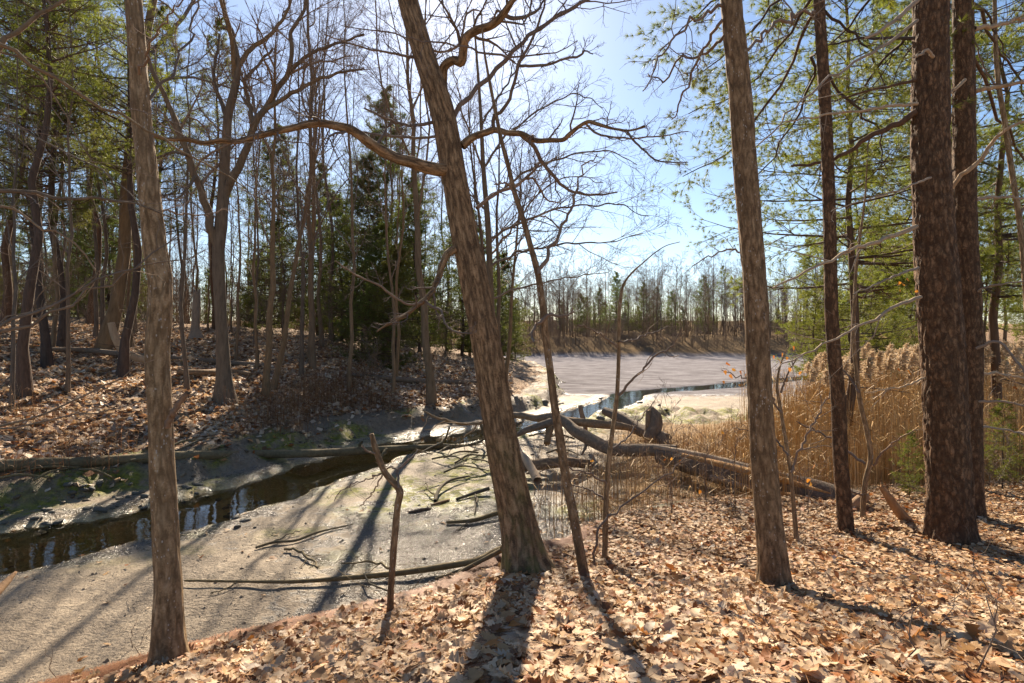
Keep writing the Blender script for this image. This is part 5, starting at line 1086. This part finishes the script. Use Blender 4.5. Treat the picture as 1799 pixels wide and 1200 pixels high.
# slope litter
x, y = area(60000, 9, 34, -100, 900); z, A, R_, s_ = terrain(x, y)
ok = (s_ > .15) & (rg.random(len(x)) < np.maximum(A['litter'], .10) * np.clip(1.25 - y / 45, .2, 1)); x, y, z = x[ok], y[ok], z[ok]
acc = Acc(); leaf_mass(acc, np.stack([x, y, z + .01 + .03 * rg.random(len(x))], 1), rg.uniform(.10, .19, len(x)), [(V[[1, 3, 5, 6, 8, 11, 13]] , np.array([(0, 2, 3, 1)])) if False else (V[[0, 4, 10, 14]], np.array([(0, 1, 3, 2)])) if False else (np.array([[-.3, -.5, .05 * i], [.3, -.4, .1], [.35, .45, -.05 * i], [-.25, .5, .12]]), np.array([(0, 1, 2, 3)])) for i, (V, Q) in enumerate(LO[:4])], .45, PAL * np.array([1.05, 1.12, 1.25]) + .02)
tag(ob('slope_leaf_litter', acc.mesh('slope_leaf_litter', [M['leaf']])), 'dry leaves scattered over the slope beyond the creek', 'leaf litter', kind='stuff')
# pine needles along the edge of the bank
def thin_strips(n, x, y, lift, L, w, cols, name, label, mat, flat=True, elev=(.0, .1)):
    z = terrain(x, y)[0]; a = rg.uniform(0, 6.28, n); e = rg.uniform(*elev, n); l = L * rg.uniform(.6, 1.2, n)
    d = np.stack([np.cos(a) * np.cos(e), np.sin(a) * np.cos(e), np.sin(e)], 1); s = np.stack([-np.sin(a), np.cos(a), 0 * a], 1) * w / 2
    c = np.stack([x, y, z + lift * rg.random(n) + .006], 1); V = np.stack([c - d * l[:, None] / 2 - s, c - d * l[:, None] / 2 + s, c + d * l[:, None] / 2], 1).reshape(-1, 3)
    C = np.repeat(np.array(cols)[rg.integers(0, len(cols), n)] * rg.uniform(.7, 1.15, (n, 1)), 3, 0)
    tag(ob(name, mk(name, V, None, np.arange(3 * n).reshape(-1, 3), [M[mat]], None, False, C)), label, 'needles' if 'needle' in name else 'straw', kind='stuff')
x = rg.uniform(-3.2, 1.0, 22000); y = pl(x, EDGE) - .1 + rg.normal(size=22000) * .17
thin_strips(22000, x, y, .03, .13, .004, [(.34, .13, .04), (.26, .09, .03), (.42, .2, .08)], 'needle_litter', 'orange fallen pine needles along the edge of the bank', 'leaf')
x, y = area(9000, 2.2, 7, 0, 1900); z, A, R_, _ = terrain(x, y); k = (A['litter'] > .5) & (noise(x * 1.2, y * 1.2, seed=91) > .0); x, y = x[k], y[k]
thin_strips(len(x), x, y, .05, .12, .0035, [(.34, .13, .04), (.45, .22, .09)], 'scattered_needle_litter', 'orange pine needles scattered in patches among the leaves', 'leaf')

# clods slumped along the far creek bank
CL = [(lambda me: (np.array([v.co[:] for v in me.vertices]), np.array([p.vertices[:] for p in me.polygons])))(m) for m in SM]
x, y = area(26000, 9, 40, -60, 1000); z, A, R_, s_ = terrain(x, y); k = (s_ > -.25) & (s_ < .75) & (z > WATER_Z - .05) & (noise(x * 1.3, y * 1.3, seed=97) > -.1); x, y, z = x[k][:1500], y[k][:1500], z[k][:1500]
acc = Acc(); leaf_mass(acc, np.stack([x, y, z - .005], 1), .015 + .07 * rg.random(len(x)) ** 3, CL, .3, np.array([(.16, .115, .07), (.11, .08, .05), (.22, .165, .105), (.13, .13, .04)]), np.array([.35, .3, .2, .15]))
tag(ob('bank_clods', acc.mesh('bank_clods', [M['clod']])), 'clods of mud and moss slumped along the far creek bank', 'mud', kind='stuff')
# thin brush round the fallen wood
for n, (u, v, sc_, lab) in enumerate([(990, 900, .42, 'thin bare brush just right of the leaning oak'), (1110, 900, .5, 'thin bare brush behind the thin grey sapling'), (1180, 905, .45, 'thin bare brush before the reed stubble'), (1240, 880, .5, 'thin bare brush left of the splintered log'), (1290, 905, .4, 'thin bare brush just left of the speckled brown tree'), (1050, 850, .5, 'thin bare brush by the dark wet log'), (940, 870, .4, 'thin bare brush against the foot of the leaning oak'), (1420, 905, .4, 'thin bare brush right of the speckled brown tree'), (1180, 820, .5, 'thin bare brush by the end of the driftwood'), (1730, 900, .5, 'thin bare brush right of the thick plated pine')]):
    h_ = hit(u, v); tree('brush', n, h_[0], h_[1], sc_, lab, 'thin brush round the fallen wood')
# mud clods and worm casts
x, y = area(26000, 5, 17, -60, 1000); z, A, R_, s_ = terrain(x, y)
k = (A['litter'] < .3) & (z > WATER_Z + .02) & (A['straw'] < .4) & (noise(x * 2.2, y * 2.2, seed=95) + .4 * noise(x * 7, y * 7, seed=96) > -.15); x, y, z = x[k], y[k], z[k]; n = len(x)
r_ = rg.uniform(.005, .013, n) * (1 + 1.6 * (rg.random(n) < .05)); th = np.arange(5) / 5 * 2 * np.pi
V = np.zeros((n, 6, 3)); rr_ = r_[:, None] * rg.uniform(.6, 1.4, (n, 5)); V[:, :5, 0] = x[:, None] + np.cos(th) * rr_; V[:, :5, 1] = y[:, None] + np.sin(th) * rr_; V[:, :5, 2] = z[:, None] - .004
V[:, 5, 0] = x + r_ * rg.normal(size=n) * .3; V[:, 5, 1] = y + r_ * rg.normal(size=n) * .3; V[:, 5, 2] = z + r_ * rg.uniform(.4, 1.0, n)
j = np.arange(5); F = np.stack([j, (j + 1) % 5, np.full(5, 5)], 1); T = (F[None] + (np.arange(n) * 6)[:, None, None]).reshape(-1, 3)
af = {kk: np.repeat(A[kk][k] * (0 if kk != 'wet' else 1), 6) for kk in A}
tag(ob('mud_clods', mk('mud_clods', V.reshape(-1, 3), None, T, [M['ground']], None, False, None, None, af)), 'small clods and casts scattered over the mud flat', 'mud', kind='stuff')

x, y = area(1500, 5, 15, 0, 950); z, A, R_, s_ = terrain(x, y); k = (A['litter'] < .3) & (A['bed'] < .3); x, y = x[k], y[k]
thin_strips(len(x), x, y, .02, .22, .007, [(.10, .07, .045), (.16, .11, .07), (.06, .045, .03)], 'mud_twig_straw', 'small dark twigs and bits of bark washed onto the mud', 'leaf')
# ------------------------------------------------------------------ reeds
def reeds(x, y, h, r, lean, cols, blades=1, bl=.35, name='reeds', label='', plume=False):
    n = len(x); z = terrain(x, y)[0]; a = rg.uniform(0, 6.28, n); ln = np.abs(rg.normal(size=n)) * lean
    m = 4; t = np.linspace(0, 1, m); P = np.zeros((n, m, 3))
    P[:, :, 0] = x[:, None] + (np.cos(a) * ln * h)[:, None] * t ** 1.6; P[:, :, 1] = y[:, None] + (np.sin(a) * ln * h)[:, None] * t ** 1.6; P[:, :, 2] = z[:, None] - .05 + h[:, None] * t
    R = (r * rg.uniform(.7, 1.3, n))[:, None] * np.linspace(1, .45, m)
    acc = Acc(); V, Q = tubes(P, R, 3); C = np.array(cols)[rg.integers(0, len(cols), n)] * rg.uniform(.7, 1.2, (n, 1)); acc.add(V, Q, None, np.repeat(C, m * 3, 0))
    if blades:
        i = np.repeat(np.arange(n), blades) if blades >= 1 else np.nonzero(rg.random(n) < blades)[0]; k = len(i); p = interp(P[i], rg.uniform(.25, .95, k)); b = rg.uniform(0, 6.28, k); L = bl * rg.uniform(.5, 1.3, k)
        d = np.stack([np.cos(b), np.sin(b), rg.uniform(-.2, .9, k)], 1) * L[:, None]; s = np.stack([-np.sin(b), np.cos(b), 0 * b], 1) * .007
        e = p + d; e2 = p + d * 1.7; e2[:, 2] -= L * .7
        V = np.stack([p - s, p + s, e + s, e - s, e2], 1).reshape(-1, 3); o = np.arange(k)[:, None] * 5
        acc.add(V, o + np.array([[0, 1, 2, 3]]), o + np.array([[3, 2, 4]]), np.repeat(C[i] * 1.1, 5, 0))
    o = ob(name, acc.mesh(name, [M['reed']])); return tag(o, label, 'reeds', kind='stuff')
RC = [(.60, .40, .19), (.66, .48, .25), (.50, .31, .125), (.70, .55, .34)]
def marshpts(n, r0, r1, u0, u1, f):
    x, y = area(n, r0, r1, u0, u1); z, A, R_, s_ = terrain(x, y); e = pl(x, EDGE)
    k = (rg.random(n) < np.clip(f(x, y, A), 0, 1)) & (y > e + .25); return x[k], y[k]
x, y = marshpts(34000, 8.4, 21, 1160, 2000, lambda x, y, A: A['straw'] * sm(x / y, .24, .56) ** 1.5 * 1.5 * (.55 + .6 * noise(x * .7, y * .7, seed=61) + .35) * (y < 13 + .6 * x))
reeds(x, y, rg.uniform(1.1, 1.75, len(x)) * (.75 + .25 * sm(y, 9, 13)) * (.30 + .70 * sm(x / y, .30, .66)) * (1 + .12 * noise(x * 1.1, y * 1.1, seed=71)), .0046, .07, RC, .3, .16, 'reeds', 'dense golden reed stalks filling the marsh at the right')
x, y = marshpts(13000, 7.2, 16, 880, 1420, lambda x, y, A: sm(x / y, -.02, .35) * (.35 + .9 * noise(x * .9, y * .9, seed=63)))
reeds(x, y, rg.uniform(.30, 1.0, len(x)) * (1 - .5 * sm(y - 1.2 * np.maximum(x - 3.5, 0), 9.5, 12.5)), .0042, .07, RC[:3], .4, .14, 'broken_reeds', 'sparse broken brown reed stubble between the oak and the log')
x, y = marshpts(2600, 17, 26, 1300, 1800, lambda x, y, A: A['straw'] * 1.2); reeds(x, y, rg.uniform(1.2, 1.9, len(x)), .006, .10, RC, 1, .25, 'far_reeds', 'far edge of the golden reeds beside the sandy channel')
x, y = marshpts(16000, 7.5, 24, 950, 2000, lambda x, y, A: A['straw'])
thin_strips(len(x), x, y, .12, .42, .012, [(.46, .32, .18), (.36, .22, .11), (.54, .42, .28)], 'reed_straw', 'flattened dead reed straw matted over the marsh floor', 'reed', elev=(-.15, .35))
# dry stems at the foot of the slope
x, y = area(30000, 10.5, 24, -60, 900); z, A, R_, s_ = terrain(x, y)
k = (s_ > .5) & (s_ < 6.5) & (rg.random(len(x)) < np.clip(.1 + .75 * noise(x * .45, y * .45, seed=66), 0, 1)); x, y = x[k], y[k]
reeds(x, y, rg.uniform(.25, .95, len(x)), .004, .15, [(.34, .16, .065), (.26, .13, .06), (.40, .24, .12)], 1, .12, 'dry_stems', 'thin dry brown stems growing at the foot of the left slope')
# plumed reeds, each one a thing
def plume_meshes():
    out = []
    for i in range(5):
        r = np.random.default_rng(700 + i); h = 2.35; P = np.zeros((1, 8, 3)); t = np.linspace(0, 1, 8); bend = r.uniform(.05, .16)
        P[0, :, 0] = bend * t ** 2 * h; P[0, :, 2] = h * t; V, Q = tubes(P, np.linspace(.006, .003, 8)[None], 4)
        st = mk('stalk', V, Q, None, [M['reed']], None, True, np.tile([(.42, .26, .12)], (len(V), 1)))
        a = Acc(); n = 170; tt = r.uniform(.86, 1.0, n); p = interp(np.repeat(P, n, 0), tt); L = (.07 + .10 * np.sin(np.clip((tt - .84) / .17, 0, 1) * math.pi)) * r.uniform(.6, 1.2, n)
        az = r.uniform(0, 6.28, n) ; d = np.stack([np.cos(az) * .7 + .55, np.sin(az) * .6, r.uniform(-.1, .9, n)], 1); d = nrm(d) * L[:, None]
        s = nrm(np.cross(d, r.normal(size=(n, 3)))) * .010; e = p + d; e[:, 2] -= L * .25
        V = np.stack([p - s * .4, p + s * .4, p + d * .55 + s, p + d * .55 - s, e], 1).reshape(-1, 3); o = np.arange(n)[:, None] * 5
        C = np.repeat(np.array([(.62, .47, .31)]) * r.uniform(.75, 1.2, (n, 1)), 5, 0)
        a.add(V, o + np.array([[0, 1, 2, 3]]), o + np.array([[3, 2, 4]]), C)
        n2 = 4; tt = r.uniform(.25, .8, n2); p = interp(np.repeat(P, n2, 0), tt); az = r.uniform(0, 6.28, n2); L = r.uniform(.2, .42, n2)
        d = np.stack([np.cos(az), np.sin(az), r.uniform(.2, .9, n2)], 1) * L[:, None]; s = np.stack([-np.sin(az), np.cos(az), 0 * az], 1) * .010; e = p + d * 1.7; e[:, 2] -= L * .7
        V = np.stack([p - s, p + s, p + d + s, p + d - s, e], 1).reshape(-1, 3); o = np.arange(n2)[:, None] * 5
        b = Acc(); b.add(V, o + np.array([[0, 1, 2, 3]]), o + np.array([[3, 2, 4]]), np.tile([(.46, .30, .15)], (len(V), 1)))
        out.append((st, a.mesh('plume', [M['reed']], False), b.mesh('blade', [M['reed']], False)))
    return out
PM = plume_meshes(); k = 0
while k < 190:
    yy = math.sqrt(rg.uniform(12.0 ** 2, 19 ** 2)); u = rg.uniform(1395, 1860); xx = (u - UC) / F0 * yy
    z_, A, R_, _ = terrain(np.array([xx]), np.array([yy]))
    if A['straw'][0] < .3 or rg.random() > .25 + .75 * min(1, (u - 1380) / 160): continue
    s = rg.uniform(.85, 1.12) * (.80 + .2 * min(1, (u - 1380) / 150)); r_ = root('plumed_reed', (xx, yy, z_[0] - .03), 'tall tan reed with a feathery seed plume at the back of the marsh', 'reed', 'plumed reeds at the back of the marsh', rg.normal() * .9, s)
    st, p_, b_ = PM[k % 5]; ob('stalk', st, r_); ob('plume', p_, r_); tag(ob('blade', b_, r_), kind='stuff'); k += 1

# ------------------------------------------------------------------ clinging orange leaves and small twigs on the bank
OV, OQ = HI[2]
OM = [mk('orange_leaf', HI[i][0], HI[i][1], None, [M['oleaf']], None, True, np.tile([c], (len(HI[i][0]), 1))) for i, c in enumerate([(.52, .21, .03), (.58, .28, .05), (.42, .14, .03), (.50, .20, .04)])]
cl = [(1275, 655, 5.6), (1290, 650, 5.6), (1302, 655, 5.6), (1285, 662, 5.5), (1310, 660, 5.6), (1300, 678, 5.5), (1360, 628, 5.6), (1375, 624, 5.6), (1383, 630, 5.6), (1370, 634, 5.5), (1395, 612, 5.6), (1388, 650, 5.6), (1406, 656, 5.6), (1316, 645, 5.6), (1280, 640, 5.6), (1272, 672, 5.5),
      (1580, 498, 6.2), (1588, 500, 6.2), (1596, 492, 6.2), (1582, 510, 6.2), (1610, 512, 6.2), (1180, 806, 5.9), (1168, 808, 5.9), (1195, 812, 5.9), (1230, 865, 5.8), (1040, 810, 5.7), (1455, 700, 5.8), (1430, 820, 5.6), (1420, 845, 5.6), (1425, 850, 5.6), (1580, 650, 5.5), (1598, 655, 5.5), (1245, 755, 5.7), (1270, 760, 5.7), (1785, 682, 6), ]
for n, (u, v, d) in enumerate(cl):
    o = ob('orange_leaf', OM[n % 4], None, tuple(at(u, v, d))); s = rg.uniform(.035, .06); o.scale = (s * 1.2, s, s); o.rotation_euler = (rg.uniform(.8, 2.3), rg.normal() * .6, rg.uniform(0, 6.28))
    tag(o, 'bright orange dead oak leaf still clinging to a bare twig', 'leaf', 'orange leaves clinging to twigs')
b = np.array([3.0, 3.35, 0]); 
for n, (u, v, hh) in enumerate([(1720, 1190, .52), (1660, 1150, .35), (1600, 1165, .3), (1755, 1120, .3), (1570, 1110, .25), (1640, 990, .22), (1688, 960, .3), (1330, 1120, .22), (1240, 1060, .2), (1290, 960, .5), (1405, 975, .4), (1430, 960, .35), (250, 1160, .28), (232, 1140, .3), (100, 1190, .3)]):
    p = hit(u, v); rgl = np.random.default_rng(800 + n); q = np.array([[0, 0, -.03, .0035], [rgl.normal() * .04, rgl.normal() * .04, hh * .5, .0028], [rgl.normal() * .1, rgl.normal() * .08, hh, .0014]])
    r_ = root('twig_plant', tuple(p), ['yellow-green briar stem at the lower right corner, tallest of the briars', 'short briar stem left of the tallest briar', 'short briar stem beyond the lower right leaves', 'briar stem on the shadow at the right edge', 'briar stem on the long tree shadow', 'bare brown stem before the thick plated pine', 'pale forked twig against the thick plated pine foot', 'bare brown stem at the lower middle of the litter', 'bare brown stem left of the speckled brown tree', 'thin brown stem behind the litter, left of the speckled tree', 'thin brown stem right behind the speckled brown tree', 'second thin brown stem right behind the speckled brown tree', 'thin brown stem left against the grey-brown tree foot', 'thin brown stem at the litter end by the grey-brown tree', 'thin brown stem alone on the mud at the lower left'][n], 'twig', 'small stems poking through the leaf litter')
    P, R = limb_arr([q], 8, .3, rgl); mt = M['twig']; V, Q = tubes(P, R, 5); ob('stem', mk('stem', V, Q, None, [mt]), r_)
    P2, R2 = grow(P, R, 6, .3, 1, .45, 50, 4, .25, .05, .7, .0011, .5, r=rgl); V, Q = tubes(P2, R2, 3); tag(ob('twig', mk('twig', V, Q, None, [mt]), r_), kind='stuff')
